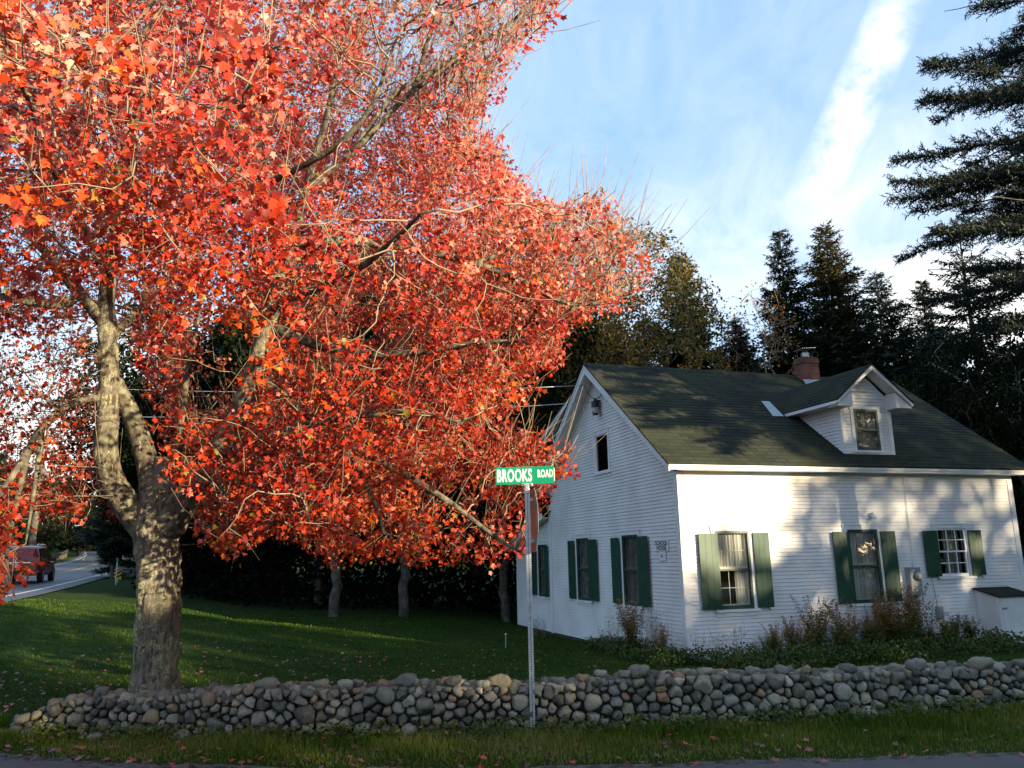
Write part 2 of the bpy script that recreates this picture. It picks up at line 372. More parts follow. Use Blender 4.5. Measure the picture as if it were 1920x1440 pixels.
# ---------------------------------------------------------------- terrain (structure)
def smooth(a, b, x):
    t = np.clip((x-a)/(b-a), 0, 1); return t*t*(3-2*t)
NEARLINE = np.array([(-9, -90), (-10.5, -40), (-11.2, -10), (-12.0, 5), (-13.2, 15), (-16.4, 26), (-19.7, 35), (-25.1, 50), (-30.6, 65), (-38, 85), (-49, 110), (-62, 134), (-85, 170), (-120, 220)], float)
RZ = np.array([(-90, -.4), (0, 0), (10, .2), (20, .5), (26, .59), (35, .69), (50, .98), (65, 1.2), (75, 1.55), (90, 2.0), (100, 2.35), (134, 3.9), (170, 5.0), (220, 6)], float)
def nearx(Y): return np.interp(Y, NEARLINE[:, 1], NEARLINE[:, 0])
def roadz(Y): return np.interp(Y, RZ[:, 0], RZ[:, 1])
def lawnz(X, Y):
    z = -.34*smooth(8.9, 13.5, Y)*smooth(-6, 0, X) - .12*smooth(9, 14, Y)*(1-smooth(-6, 0, X))
    z = z - .12*smooth(17, 22, Y)*smooth(-3, 2, X)*(1-smooth(8, 12, X))
    z = z + .10*smooth(22, 40, Y) + 1.2*smooth(45, 120, Y)
    return z
def terrain(X, Y):
    X = np.asarray(X, float); Y = np.asarray(Y, float)
    d = X - nearx(Y)
    t = 1-smooth(.8, 11, d)
    t = t*smooth(6, 14, Y)
    z = lawnz(X, Y)*(1-t) + (roadz(Y)-.03)*t
    hill = smooth(10, 45, -d)*9*smooth(15, 60, Y)
    z = z + hill
    z = z + .03*(vnoise(np.stack([X*.4, Y*.4, X*0], -1))-.5)*smooth(8.5, 10, Y)*smooth(2, 6, d)
    return z
def ticks(segs):
    o = []
    for a, b, st in segs: o += list(np.arange(a, b-1e-6, st))
    o.append(segs[-1][1]); return np.array(o)
tx = ticks([(-400, -80, 20), (-80, -30, 2), (-30, -12, .75), (-12, 14, .25), (14, 40, 1), (40, 400, 20)])
ty = ticks([(-300, -60, 20), (-60, 0, 3), (0, 24, .25), (24, 60, .8), (60, 140, 3), (140, 900, 20)])
GX, GY = np.meshgrid(tx, ty); GZ = terrain(GX, GY) - .0
GZ = np.where(GY < 7.2, GZ-.02, GZ)
nx, ny = len(tx), len(ty)
idx = np.arange(nx*ny).reshape(ny, nx)
gf = np.stack([idx[:-1, :-1], idx[:-1, 1:], idx[1:, 1:], idx[1:, :-1]], -1).reshape(-1, 4)
tag(mesh_np('ground', np.stack([GX, GY, GZ], -1).reshape(-1, 3), [gf], MATS['lawn'], smooth=True), kind='structure')
# brooks road: side road the viewer stands on
def sideedge(X):
    X = np.asarray(X, float); return 6.63 + .040*np.clip(-X, 0, 40)**2 + .035*np.clip(X, 0, 5)
xs = np.concatenate([np.linspace(-11.5, 8, 160), np.linspace(8.3, 80, 60)])
def strip(name, y0f, y1f, xs, z, mat, n=8, wob=0.0):
    V = []; 
    for k in range(n+1):
        t = k/n; yy = y0f(xs)*(1-t)+y1f(xs)*t
        if k == n and wob: yy = yy + wob*(fbm(np.stack([xs*6, xs*0, xs*0], -1))-.5)*2
        V.append(np.stack([xs, yy, np.full_like(xs, z)+ .0], -1))
    V = np.array(V); m = len(xs); ii = np.arange((n+1)*m).reshape(n+1, m)
    F = np.stack([ii[:-1, :-1], ii[:-1, 1:], ii[1:, 1:], ii[1:, :-1]], -1).reshape(-1, 4)
    return mesh_np(name, V.reshape(-1, 3), [F], mat)
tag(strip('road_shoulder', lambda x: sideedge(x)-.4, lambda x: sideedge(x)+.13, xs, .006, MATS['gravel'], 4, .10), kind='structure')
tag(strip('side_road', lambda x: 0*x-1.2, lambda x: sideedge(x)-.02, xs, .014, MATS['asphalt'], 6, .05), kind='structure')
# highway
def offset_line(ys, off):
    ys = np.asarray(ys, float); x = nearx(ys); dx = np.gradient(x, ys); L = np.hypot(dx, 1)
    # smooth the polyline heading
    n = np.stack([-1/L, dx/L], -1)
    return np.stack([x+n[:, 0]*off, ys+n[:, 1]*off], -1)
ys = np.concatenate([np.arange(-90, 0, 3.), np.arange(0, 60, 1.), np.arange(60, 221, 3.)])
def smooth_nearx():
    yy = np.linspace(-90, 220, 621); xx = nearx(yy); k = np.hanning(25); k /= k.sum()
    xs_ = np.convolve(np.pad(xx, 12, mode='edge'), k, 'valid'); return yy, xs_
_yy, _xx = smooth_nearx()
NEARLINE = np.stack([_xx, _yy], -1)
def hstrip(name, o0, o1, dz, mat, n=1):
    V = []
    for k in range(n+1):
        o_ = o0+(o1-o0)*k/n; P = offset_line(ys, o_); V.append(np.column_stack([P, roadz(ys)+dz]))
    V = np.array(V); m = len(ys); ii = np.arange((n+1)*m).reshape(n+1, m)
    F = np.stack([ii[:-1, :-1], ii[1:, :-1], ii[1:, 1:], ii[:-1, 1:]], -1).reshape(-1, 4)
    return mesh_np(name, V.reshape(-1, 3), [F], mat)
tag(hstrip('highway', -.9, 7.9, .012, MATS['highway_asphalt'], 4), kind='structure')
tag(hstrip('edge_line', -.06, .07, .018, MATS['road_paint_white']), kind='structure')
tag(hstrip('edge_line', 7.05, 7.18, .018, MATS['road_paint_white']), kind='structure')
tag(hstrip('centre_line', 3.46, 3.56, .018, MATS['road_paint_yellow']), kind='structure')
tag(hstrip('centre_line', 3.68, 3.78, .018, MATS['road_paint_yellow']), kind='structure')
# ---------------------------------------------------------------- the schoolhouse
TH = .3221
HO = Vector((3.132, 15.595, EYE-1.9606))
L, WD = 8.40, 6.90
VR = 3.45; SL = .745; E0 = .30; EW = 3.627     # ridge line, slope, eave overhang, eave height
WR = EW + (VR+E0)*SL
def roofw(v): return EW + (min(v, 2*VR-v)+E0)*SL
house = empty('school_house', HO, TH, 'white clapboard one and a half storey house with green shutters and dark green shingle roof', 'house')
def siding(mp, ranges, w0, w1, holes=(), ex=.0715, th=.013):
    """sawtooth clapboards; mp(s,w,off)->point; ranges(w)->(a,b)"""
    mb = MB(); gp = MB(); mb.gap = gp; w = w0; sg = random.Random(3)
    while w < w1-1e-4:
        wt = min(w+ex, w1); cuts = sorted({w, wt} | {h for H in holes for h in (H[2], H[3]) if w+1e-4 < h < wt-1e-4})
        j = sg.uniform(-.0012, .0012)
        for a, b in zip(cuts, cuts[1:]):
            m = (a+b)/2; (a0, b0), (a1, b1) = ranges(a), ranges(b)
            if b0-a0 < .01: continue
            ivs = [(0, 1)]; full = [(a0, b0, a1, b1)]
            segs = [[a0, b0, a1, b1]]
            for H in sorted(h for h in holes if h[2] <= m <= h[3]):
                n = []
                for (p0, q0, p1, q1) in segs:
                    if H[1] <= min(p0, p1) or H[0] >= max(q0, q1): n.append([p0, q0, p1, q1]); continue
                    if H[0] > p0: n.append([p0, H[0], p1, H[0]])
                    if H[1] < q0: n.append([H[1], q0, H[1], q1])
                segs = n
            oa = th*(1-(a-w)/ex)+.002+j; ob = th*(1-(b-w)/ex)+.002+j
            for (p0, q0, p1, q1) in segs:
                mb.quad(mp(p0, a, oa), mp(q0, a, oa), mp(q1, b, ob), mp(p1, b, ob))
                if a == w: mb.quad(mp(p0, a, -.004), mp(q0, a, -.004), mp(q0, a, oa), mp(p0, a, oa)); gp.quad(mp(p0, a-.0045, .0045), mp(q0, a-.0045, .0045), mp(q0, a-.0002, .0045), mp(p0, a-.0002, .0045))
        w = wt
    return mb
def sidewall(name, mb):
    o = mb.build(name, WH, house, fixn=False)
    if mb.gap.f: mb.gap.build('lap_shade', MATS['lap_shade_grey'], o, fixn=False)  # thin grey strips paint the shadow below every clapboard
FR = lambda s, w, o: (s, -o, w)
GB = lambda s, w, o: (-o, s, w)
WH = MATS['white_paint']; WT = MATS['white_trim']
# window openings (s0,s1,w0,w1) of the casing
FW = [(.64, 1.56, .90, 2.36), (3.72, 4.64, .90, 2.36)]
SW = (6.02, 6.99, 1.36, 2.36)
GW = [(1.66, 2.58, .90, 2.36), (4.22, 5.14, .90, 2.36)]
LW = (7.05, 7.92, .88, 2.26)
UW = (2.93, 3.80, 3.83, 4.71)
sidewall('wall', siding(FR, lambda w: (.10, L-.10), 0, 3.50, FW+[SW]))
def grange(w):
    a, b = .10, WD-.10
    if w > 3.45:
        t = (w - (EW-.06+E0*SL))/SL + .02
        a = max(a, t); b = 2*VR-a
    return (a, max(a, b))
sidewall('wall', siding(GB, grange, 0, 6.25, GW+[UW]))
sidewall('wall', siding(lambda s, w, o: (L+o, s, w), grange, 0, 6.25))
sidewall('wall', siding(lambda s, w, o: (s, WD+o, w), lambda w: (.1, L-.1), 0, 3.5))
# lean-to at the back, its end wall flush with the gable
def lroof(v): return 3.14-(v-6.85)*.25
LB = 9.9
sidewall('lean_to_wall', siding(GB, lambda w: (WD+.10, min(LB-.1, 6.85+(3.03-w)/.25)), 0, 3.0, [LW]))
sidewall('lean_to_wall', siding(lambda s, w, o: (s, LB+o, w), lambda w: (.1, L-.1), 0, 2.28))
b = MB(); b.prism([(6.80, lroof(6.80)), (LB+.3, lroof(LB+.3)), (LB+.3, lroof(LB+.3)-.03), (6.80, lroof(6.8)-.03)], 0, -.27, L+.2)
b.build('lean_to_roof', MATS['roof_shingle'], house)
b = MB(); b.prism([(6.92, lroof(6.92)-.033), (LB+.3, lroof(LB+.3)-.033), (LB+.3, lroof(LB+.3)-.20), (6.92, lroof(6.92)-.20)], 0, -.25, -.215)
b.prism([(6.92, lroof(6.92)-.15), (LB+.28, lroof(LB+.28)-.15), (LB+.28, lroof(LB+.28)-.17), (6.92, lroof(6.92)-.17)], 0, -.213, .02)
b.build('lean_to_rake_board', WT, house)
# body core (so that no light leaks), kept behind the windows
c = MB(); D = .42
c.prism([(D, 0), (WD-.03, 0), (WD-.03, 3.4), (VR, 5.9), (D, 3.75)], 0, D, L-.03)
c.prism([(WD-.02, 0), (LB-.03, 0), (LB-.03, 2.2), (WD-.02, 2.85)], 0, D, L-.03)
c.build('inner_wall', MATS['interior_dark'], house)
# close the strip between core and siding with a thin backing that leaves the windows free
def backing(mp, rng, w0, w1, holes):
    m = MB(); ws = sorted({w0, w1} | {h for H in holes for h in (H[2], H[3])} | set(np.arange(w0, w1, .25)))
    for a, b_ in zip(ws, ws[1:]):
        mid = (a+b_)/2; (a0, b0), (a1, b1) = rng(a), rng(b_); segs = [[a0, b0, a1, b1]]
        for H in sorted(h for h in holes if h[2] <= mid <= h[3]):
            n = []
            for (p0, q0, p1, q1) in segs:
                if H[1] <= p0 or H[0] >= q0: n.append([p0, q0, p1, q1]); continue
                n.append([p0, H[0], p1, H[0]]); n.append([H[1], q0, H[1], q1])
            segs = n
        for (p0, q0, p1, q1) in segs: m.quad(mp(p0, a, -.03), mp(q0, a, -.03), mp(q1, b_, -.03), mp(p1, b_, -.03))
    return m
backing(FR, lambda w: (.0, L), 0, 3.50, FW+[SW]).build('wall_sheathing', MATS['interior_dark'], house, fixn=False)
backing(GB, grange, 0, 6.2, GW+[UW]).build('wall_sheathing', MATS['interior_dark'], house, fixn=False)
# corner boards, frieze, water table
b = MB()
b.box((-.022, -.022, -.02), (.11, -.0005, 3.499)); b.box((-.022, .0, -.02), (-.0005, .11, 3.499))
b.build('corner_board', WT, house)
b = MB(); b.box((L-.11, -.022, -.02), (L+.022, -.0005, 3.499)); b.build('corner_board', WT, house)
b = MB(); b.box((-.022, WD-.09, -.02), (-.0005, WD+.09, 3.3)); b.build('corner_board', WT, house)
b = MB(); b.box((.112, -.026, 3.40), (L-.112, -.001, 3.497)); b.build('frieze_board', WT, house)
# foundation of rough stone
b = MB(); b.box((.03, .03, -.7), (L-.03, WD-.0, -.022)); b.box((.03, WD+.002, -.7), (L-.03, LB-.03, -.022)); b.build('foundation', MATS['field_stone'], house)
# main roof: stepped shingle courses on both slopes, ends overhanging
OH = .336
def slope(mp, u0, u1, s0, s1, ex=.115, th=.010, name='roof', mat='roof_shingle', parent=None, u0f=None, u1f=None, base=.0):
    """courses from eave distance s0 to s1 measured horizontally; mp(u,s,h)"""
    m = MB(); s = s0
    while s < s1-1e-4:
        t = min(s+ex, s1)
        A = (u0f(s) if u0f else u0, u1f(s) if u1f else u1); B = (u0f(t) if u0f else u0, u1f(t) if u1f else u1)
        m.quad(mp(A[0], s, th+base), mp(A[1], s, th+base), mp(B[1], t, .001+base), mp(B[0], t, .001+base))
        m.quad(mp(A[0], s, .0+base), mp(A[1], s, .0+base), mp(A[1], s, th+base), mp(A[0], s, th+base))
        s = t
    return m.build(name, MATS[mat], parent or house, fixn=False)
U1 = L+.38
def sag(u): return -.02*math.sin(max(0, min(1, (u+.3)/9))*math.pi)
def rm_front(u, s, h): return (u, -E0+s, EW+s*SL+h)
def rm_back(u, s, h): return (u, 2*VR+E0-s, EW+s*SL+h)
slope(rm_front, -OH-.03, U1, 0, VR+E0, name='roof'); slope(rm_back, -OH-.03, U1, 0, VR+E0, name='roof')
b = MB(); b.prism([(-E0, EW-.003), (VR, WR-.003), (2*VR+E0, EW-.003), (2*VR+E0, EW-.035), (VR, WR-.035), (-E0, EW-.035)], 0, -OH-.025, U1-.005)
b.build('roof_deck', MATS['roof_shingle'], house)
b = MB()
for k in range(38):
    u = -OH-.03 + k*(U1+OH)/38; h = .012+.004*(k % 2)
    b.prism([(VR-.12, WR-.12*SL+h), (VR, WR+h), (VR+.12, WR-.12*SL+h), (VR+.12, WR-.12*SL+h-.008), (VR, WR+h-.008), (VR-.12, WR-.12*SL+h-.008)], 0, u, u+(U1+OH)/38+.03)
b.build('ridge_cap', MATS['roof_shingle'], house)
# eave fascia in stepped boards, soffit
for sgn in (0, 1):
    b = MB()
    def Y(v): return v if not sgn else 2*VR-v
    b.box((-OH-.01, Y(-E0+.004), EW-.125), (U1-.02, Y(-E0+.03), EW-.037))
    b.box((-OH-.01, Y(-E0-.018), EW-.085), (U1-.02, Y(-E0+.002), EW-.037))
    b.box((-OH-.01, Y(-E0-.03), EW-.058), (U1-.02, Y(-E0-.02), EW-.037))
    b.build('fascia', WT, house)
    b = MB(); b.box((-.02, Y(-E0+.034), EW-.126), (U1-.03, Y(-.028), EW-.108)); b.build('soffit', WT, house)
# rake boards and raked soffits on both gable ends
def rake(u_out, u_in, nm='rake_board'):
    a, c_ = sorted((u_out, u_in))
    for s in (0, 1):
        def P(v, dw): return ((v if not s else 2*VR-v), EW+(v+E0)*SL+dw)
        b = MB(); b.prism([P(-E0, -.04), P(VR, -.04), P(VR, -.26), P(-E0+.02, -.26+.09), P(-E0, -.12)], 0, a, c_)
        o1 = a-.012 if u_out < u_in else c_; b.prism([P(-E0-.01, -.038), P(VR, -.038), P(VR, -.10), P(-E0-.01, -.10)], 0, o1, o1+.012)
        b.build(nm, WT, house)
rake(-OH, -OH+.03); rake(U1-.03, U1-.06)
for s in (0, 1):
    def P(v, dw): return ((v if not s else 2*VR-v), EW+(v+E0)*SL+dw)
    b = MB(); b.prism([P(-.0, -.20), P(VR-.001, -.20), P(VR-.001, -.215), P(-.0, -.215)], 0, -OH+.032, -.02); b.build('rake_soffit', WT, house)
    b = MB(); b.prism([P(-.0, -.217), P(VR-.001, -.217), P(VR-.001, -.33), P(.05, -.33)], 0, -.024, -.003); b.build('frieze_board', WT, house)
    b = MB(); b.prism([P(-.0, -.20), P(VR-.001, -.20), P(VR-.001, -.215), P(-.0, -.215)], 0, L+.02, U1-.062); b.build('rake_soffit', WT, house)
# rear shed dormer seen past the left rake
def sd(v): return 6.44-(v-3.45)*.33
b = MB(); b.prism([(3.5, sd(3.5)), (7.25, sd(7.25)), (7.25, sd(7.25)-.03), (3.5, sd(3.5)-.03)], 0, -.12, 7.2); b.build('dormer_roof', MATS['roof_shingle'], house)
b = MB(); b.prism([(3.9, sd(3.9)-.032), (7.26, sd(7.26)-.032), (7.26, sd(7.26)-.15), (3.9, sd(3.9)-.15)], 0, -.10, -.07)
b.prism([(3.9, sd(3.9)-.11), (7.22, sd(7.22)-.11), (7.22, sd(7.22)-.125), (3.9, sd(3.9)-.125)], 0, -.068, .24)
b.box((-.10, 7.262, sd(7.25)-.15), (7.2, 7.28, sd(7.25)-.032)); b.box((-.068, 6.66, sd(7.25)-.16), (7.2, 7.26, sd(7.25)-.145)); b.build('dormer_rake_board', WT, house)
b = MB(); b.prism([(3.9, 5.9), (6.6, 3.9), (6.6, sd(6.6)-.16), (3.9, sd(3.9)-.16)], 0, .25, 6.9); b.build('dormer_wall', WH, house)

# windows
def window(mp, s0, s1, w0, w1, kind, parent=house, shutters=None, name='window'):
    """casing + storm frame + sashes + panes (+ curtains); mp(s,w,off)"""
    def bx(m, a0, a1, b0, b1, o0, o1):
        p, q = mp(a0, b0, o0), mp(a1, b1, o1); m.box(p, q)
    root = MB(); cw = .085
    bx(root, s0, s0+cw, w0, w1, -.01, .028); bx(root, s1-cw, s1, w0, w1, -.01, .028)
    bx(root, s0-.02, s1+.02, w1-.001, w1+.085, -.01, .032); bx(root, s0-.035, s1+.035, w1+.086, w1+.102, -.01, .045)
    bx(root, s0-.03, s1+.03, w0-.05, w0-.001, -.01, .06); bx(root, s0, s1, w0-.13, w0-.052, .012, .026)
    w_ = root.build(name, WT, parent)
    a, b_, c0, c1 = s0+cw+.002, s1-cw-.002, w0+.002, w1-.003
    if kind == 'storm':
        f = MB(); t = .045; md = (c0+c1)/2-.0
        bx(f, a, a+t, c0, c1, -.0, .036); bx(f, b_-t, b_, c0, c1, 0, .036); bx(f, a+t, b_-t, c1-t, c1, 0, .036); bx(f, a+t, b_-t, c0, c0+.07, 0, .036); bx(f, a+t, b_-t, md-.018, md+.018, 0, .034)
        f.build('storm_frame', MATS['dark_green_frame'], w_)
        sa = MB(); i0, i1 = a+t-.005, b_-t+.005
        for (q0, q1) in ((c0+.04, md+.01), (md+.01, c1-.03)):
            bx(sa, i0, i0+.028, q0, q1, -.05, -.03); bx(sa, i1-.028, i1, q0, q1, -.05, -.03); bx(sa, i0+.028, i1-.028, q0, q0+.05, -.05, -.03); bx(sa, i0+.028, i1-.028, q1-.03, q1, -.05, -.03)
            for k in (1, 2):
                x = i0+.035+(i1-i0-.07)*k/3; bx(sa, x-.0055, x+.0055, q0+.05, q1-.035, -.047, -.036)
            y = (q0+q1)/2; bx(sa, i0+.035, i1-.035, y-.0055, y+.0055, -.046, -.037)
        sa.build('sash', WT, w_)
        g = MB(); bx(g, i0+.006, i1-.006, c0+.073, c1-.046, .0095, .0105); g.build('pane', MATS['window_glass'], w_)
        cu = MB(); xs_ = np.linspace(i0-.02, i1+.02, 60)
        for x0, x1 in zip(xs_, xs_[1:]):
            o0 = -.066+.010*math.sin(x0*95)+.006*math.sin(x0*41); o1 = -.066+.010*math.sin(x1*95)+.006*math.sin(x1*41)
            if kind == 'storm' and getattr(window, 'gap', None) and window.gap[0] < x0 < window.gap[1]:
                cu.quad(mp(x0, md+.02, o0), mp(x1, md+.02, o1), mp(x1, c1, o1), mp(x0, c1, o0))
            else: cu.quad(mp(x0, c0, o0), mp(x1, c0, o1), mp(x1, c1, o1), mp(x0, c1, o0))
        cu.build('curtain', MATS['curtain'], w_, smooth=True, fixn=False)
    elif kind == 'sash':
        sa = MB(); md = (c0+c1)/2+.02
        for (q0, q1, o) in ((c0+.0, md+.015, -.012), (md-.015, c1, .006)):
            bx(sa, a, a+.045, q0, q1, o-.025, o); bx(sa, b_-.045, b_, q0, q1, o-.025, o); bx(sa, a+.045, b_-.045, q0, q0+(.06 if q0 == c0 else .03), o-.025, o); bx(sa, a+.045, b_-.045, q1-.035, q1, o-.025, o)
            for k in (1, 2):
                x = a+.045+(b_-a-.09)*k/3; bx(sa, x-.009, x+.009, q0+.03, q1-.035, o-.02, o-.003)
            y = (q0+q1)/2+.01; bx(sa, a+.045, b_-.045, y-.009, y+.009, o-.019, o-.004)
        sa.build('sash', WT, w_)
        g = MB(); bx(g, a+.02, b_-.02, c0+.02, c1-.02, -.0405, -.0395); g.build('pane', MATS['window_glass'], w_)
        cu = MB()
        for x0, x1 in zip(*(lambda z: (z, z[1:]))(np.linspace(a+(b_-a)*.42, b_, 20))):
            cu.quad(mp(x0, c0, -.2+.012*math.sin(x0*95)), mp(x1, c0, -.2+.012*math.sin(x1*95)), mp(x1, c1, -.2+.012*math.sin(x1*95)), mp(x0, c1, -.2+.012*math.sin(x0*95)))
        cu.build('curtain', MATS['curtain'], w_, smooth=True, fixn=False)
    elif kind == 'dark':
        f = MB(); t = .03
        bx(f, a, a+t, c0, c1, -.02, .012); bx(f, b_-t, b_, c0, c1, -.02, .012); bx(f, a+t, b_-t, c1-t, c1, -.02, .012); bx(f, a+t, b_-t, c0, c0+t, -.02, .012); f.build('sash', WT, w_)
        g = MB(); bx(g, a+t, b_-t, c0+t, c1-t, -.0105, -.0095); g.build('pane', MATS['window_glass'], w_)
    # reveal box
    r = MB(); d = -.36
    for (x0, x1, y0, y1) in ((a-.05, a-.04, c0-.05, c1+.05), (b_+.04, b_+.05, c0-.05, c1+.05), (a-.04, b_+.04, c1+.04, c1+.05), (a-.04, b_+.04, c0-.05, c0-.04)): bx(r, x0, x1, y0, y1, d, -.032)
    bx(r, a-.05, b_+.05, c0-.05, c1+.05, d-.01, d-.001)
    r.build('reveal', MATS['wood_reveal' if kind == 'storm' else 'interior_dark'], w_)
    for (x0, x1, y0, y1, off, tilt) in (shutters or []):
        sh = MB(); n = 3; gp = .004; wd = (x1-x0-gp*(n-1))/n
        for k in range(n):
            p = x0+k*(wd+gp); t0, t1 = (p-x0)/(x1-x0), (p+wd-x0)/(x1-x0)
            o0, o1 = off+tilt*t0, off+tilt*t1
            A = [mp(p, y0, o0), mp(p+wd, y0, o1), mp(p+wd, y0, o1+.022), mp(p, y0, o0+.022)]; B = [mp(p, y1, o0), mp(p+wd, y1, o1), mp(p+wd, y1, o1+.022), mp(p, y1, o0+.022)]
            sh.add(A+B, [(0, 1, 2, 3), (4, 7, 6, 5), (0, 4, 5, 1), (1, 5, 6, 2), (2, 6, 7, 3), (3, 7, 4, 0)])
        for yy in (y0+.18, y1-.18):
            A = [mp(x0+.02, yy-.04, off-.018+tilt*.05), mp(x1-.02, yy-.04, off-.018+tilt*.95), mp(x1-.02, yy-.04, off-.001+tilt*.95), mp(x0+.02, yy-.04, off-.001+tilt*.05)]
            B = [mp(x0+.02, yy+.04, off-.018+tilt*.05), mp(x1-.02, yy+.04, off-.018+tilt*.95), mp(x1-.02, yy+.04, off-.001+tilt*.95), mp(x0+.02, yy+.04, off-.001+tilt*.05)]
            sh.add(A+B, [(0, 1, 2, 3), (4, 7, 6, 5), (0, 4, 5, 1), (1, 5, 6, 2), (2, 6, 7, 3), (3, 7, 4, 0)])
        so_ = sh.build('shutter', MATS['green_paint'], parent)
        hk = MB(); xm = (x0+x1)/2+.06; hk.tube([mp(xm, y0+.02, off-.02), mp(xm+.01, y0-.03, off+.02), mp(xm+.03, y0-.07, off+.05)], .006, 5); hk.build('shutter_hook', MATS['black_iron'], so_)
    return w_
window.gap = (.62, .62+.52)
window(FR, *FW[0], 'storm', shutters=[(.335, .735, .915, 2.315, .055, 0), (1.545, 1.865, .915, 2.315, .04, .05)])
window.gap = None
window(FR, *FW[1], 'storm', shutters=[(3.41, 3.81, .915, 2.315, .055, 0), (4.61, 4.93, .915, 2.315, .04, .05)])
window(FR, *SW, 'sash', shutters=[(5.70, 6.07, 1.375, 2.315, .055, 0), (6.93, 7.23, 1.375, 2.315, .04, .05)])
window(GB, *GW[0], 'storm', shutters=[(1.26, 1.68, .915, 2.315, .055, 0), (2.60, 2.98, .915, 2.315, .055, 0)])
window(GB, *GW[1], 'storm', shutters=[(3.81, 4.22, .915, 2.315, .055, 0), (5.16, 5.52, .915, 2.315, .055, 0)])
window(GB, *LW, 'storm', shutters=[(6.99+.0, 7.22, .90, 2.22, .05, 0), (7.95, 8.33, .90, 2.22, .055, 0)])
window(GB, *UW, 'dark')

# front dormer
DV = .12; du0, du1 = 4.06, 5.375; dm = (du0+du1)/2; dw1 = 5.10; DAP = 5.83; dsl = (DAP-5.02)/(dm-3.72)
def drw(u): return DAP - abs(u-dm)*dsl
def frb(w): return (du0+.07, du1-.07)
def frr(w):
    if w > drw(du0+.07)-.16:
        h = (DAP-.16-w)/dsl; return (dm-max(h, 0), dm+max(h, 0))
    return (du0+.07, du1-.07)
DW = (4.31, 5.10, 4.01, 4.90)
FD = lambda s, w, o: (s, DV-o, w)
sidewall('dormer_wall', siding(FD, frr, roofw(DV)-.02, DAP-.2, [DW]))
b = MB()
b.box((du0-.012, DV-.02, roofw(DV)-.03), (du0+.09, DV-.0005, drw(du0)-.10)); b.box((du1-.09, DV-.02, roofw(DV)-.03), (du1+.012, DV-.0005, drw(du1)-.10))
b.box((du0-.012, DV+.0, roofw(DV)-.0), (du0-.0005, DV+.09, drw(du0)-.10))
b.box((du0+.091, DV-.018, roofw(DV)-.03), (du1-.091, DV-.0008, roofw(DV)+.04)); b.build('dormer_corner_board', WT, house)
# cheeks clipped by the roof plane
for uu, sg in ((du0, -1), (du1, 1)):
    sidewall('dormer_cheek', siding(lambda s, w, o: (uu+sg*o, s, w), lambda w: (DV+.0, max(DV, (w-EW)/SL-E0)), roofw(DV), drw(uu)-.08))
c = MB(); c.prism([(du0+.02, roofw(DV)-.5), (du1-.02, roofw(DV)-.5), (du1-.02, drw(du1)-.12), (dm, DAP-.15), (du0+.02, drw(du0)-.12)], 1, DV+.4, 3.0); c.build('inner_wall', MATS['interior_dark'], house)
backing(FD, frr, roofw(DV), DAP-.2, [DW]).build('wall_sheathing', MATS['interior_dark'], house, fixn=False)
window(FD, *DW, 'storm', name='dormer_window')
# dormer roof, ridge running back into the main slope
DOH = .35
def vback(u): return (drw(u)-EW)/SL-E0
for s in (-1, 1):
    m = MB(); n = 9; eu = abs(dm-3.72)
    for k in range(n):
        a0 = eu*(1-k/n); a1 = eu*(1-(k+1)/n); z0 = DAP-a0*dsl; z1 = DAP-a1*dsl
        p = lambda a, v, z: (dm+s*a, v, z)
        v0, v1 = (z0-EW)/SL-E0, (z1-EW)/SL-E0
        m.quad(p(a0, DV-DOH-.02, z0+.012), p(a0, v0+.03, z0+.012), p(a1, v1+.03, z1+.001), p(a1, DV-DOH-.02, z1+.001))
        m.quad(p(a0, DV-DOH-.02, z0), p(a0, v0, z0), p(a0, v0, z0+.012), p(a0, DV-DOH-.02, z0+.012))
    m.build('dormer_roof', MATS['roof_shingle_dormer'], house, fixn=False)
    zb = DAP-eu*dsl
    f = MB(); P = lambda a, dz: (dm+s*a, DAP-a*dsl+dz)
    f.prism([P(0, -.025), P(eu, -.025), P(eu, -.06), P(eu-.03, -.10), P(0, -.12)], 1, DV-DOH, DV-DOH+.03)
    f.build('dormer_rake_board', WT, house)
    f = MB(); f.prism([P(0, -.012), P(eu, -.012), P(eu, -.024), P(0, -.024)], 1, DV-DOH-.018, 2.6); f.build('dormer_roof_deck', MATS['black_iron'], house)
    f = MB(); f.prism([P(0.001, -.085), P(eu-.01, -.085), P(eu-.01, -.095), P(0.001, -.095)], 1, DV-DOH+.032, DV-.02); f.build('dormer_soffit', WT, house)
    ve = (zb-EW)/SL-E0
    f = MB(); x0, x1 = sorted((dm+s*eu, dm+s*(eu-.02)))
    f.box((x0, DV-DOH+.032, zb-.085), (x1, ve+.05, zb-.013)); x0, x1 = sorted((dm+s*(eu-.022), dm+s*(abs(dm-du0)+.005)))
    f.box((x0, DV-.018, zb-.085), (x1, ve-.0, zb-.075)); f.build('dormer_fascia', WT, house)
    f = MB(); wc = abs(dm-du0)-.09; f.prism([P(wc, -.16+.02), P(eu-.031, -.13), (dm+s*(eu-.031), zb-.12), (dm+s*(wc+.0), zb-.12)], 1, DV-DOH+.033, DV-.021); f.build('cornice_return', WT, house)
f = MB(); f.prism([P(0, -.0) if 0 else (dm-.35, drw(dm-.35)-.155), (dm, DAP-.155), (dm+.35, drw(dm+.35)-.155), (dm+.35, drw(dm+.35)-.22), (dm, DAP-.22), (dm-.35, drw(dm-.35)-.22)], 1, DV-.016, DV-.001)
f.build('frieze_board', WT, house)
b = MB(); b.prism([(3.62, EW+(1.30+E0)*SL+.02), (3.40, EW+(1.30+E0)*SL+.02), (3.40, EW+(1.95+E0)*SL+.02), (3.62, EW+(1.95+E0)*SL+.02)], 1, 1, 1.0001) if 0 else None
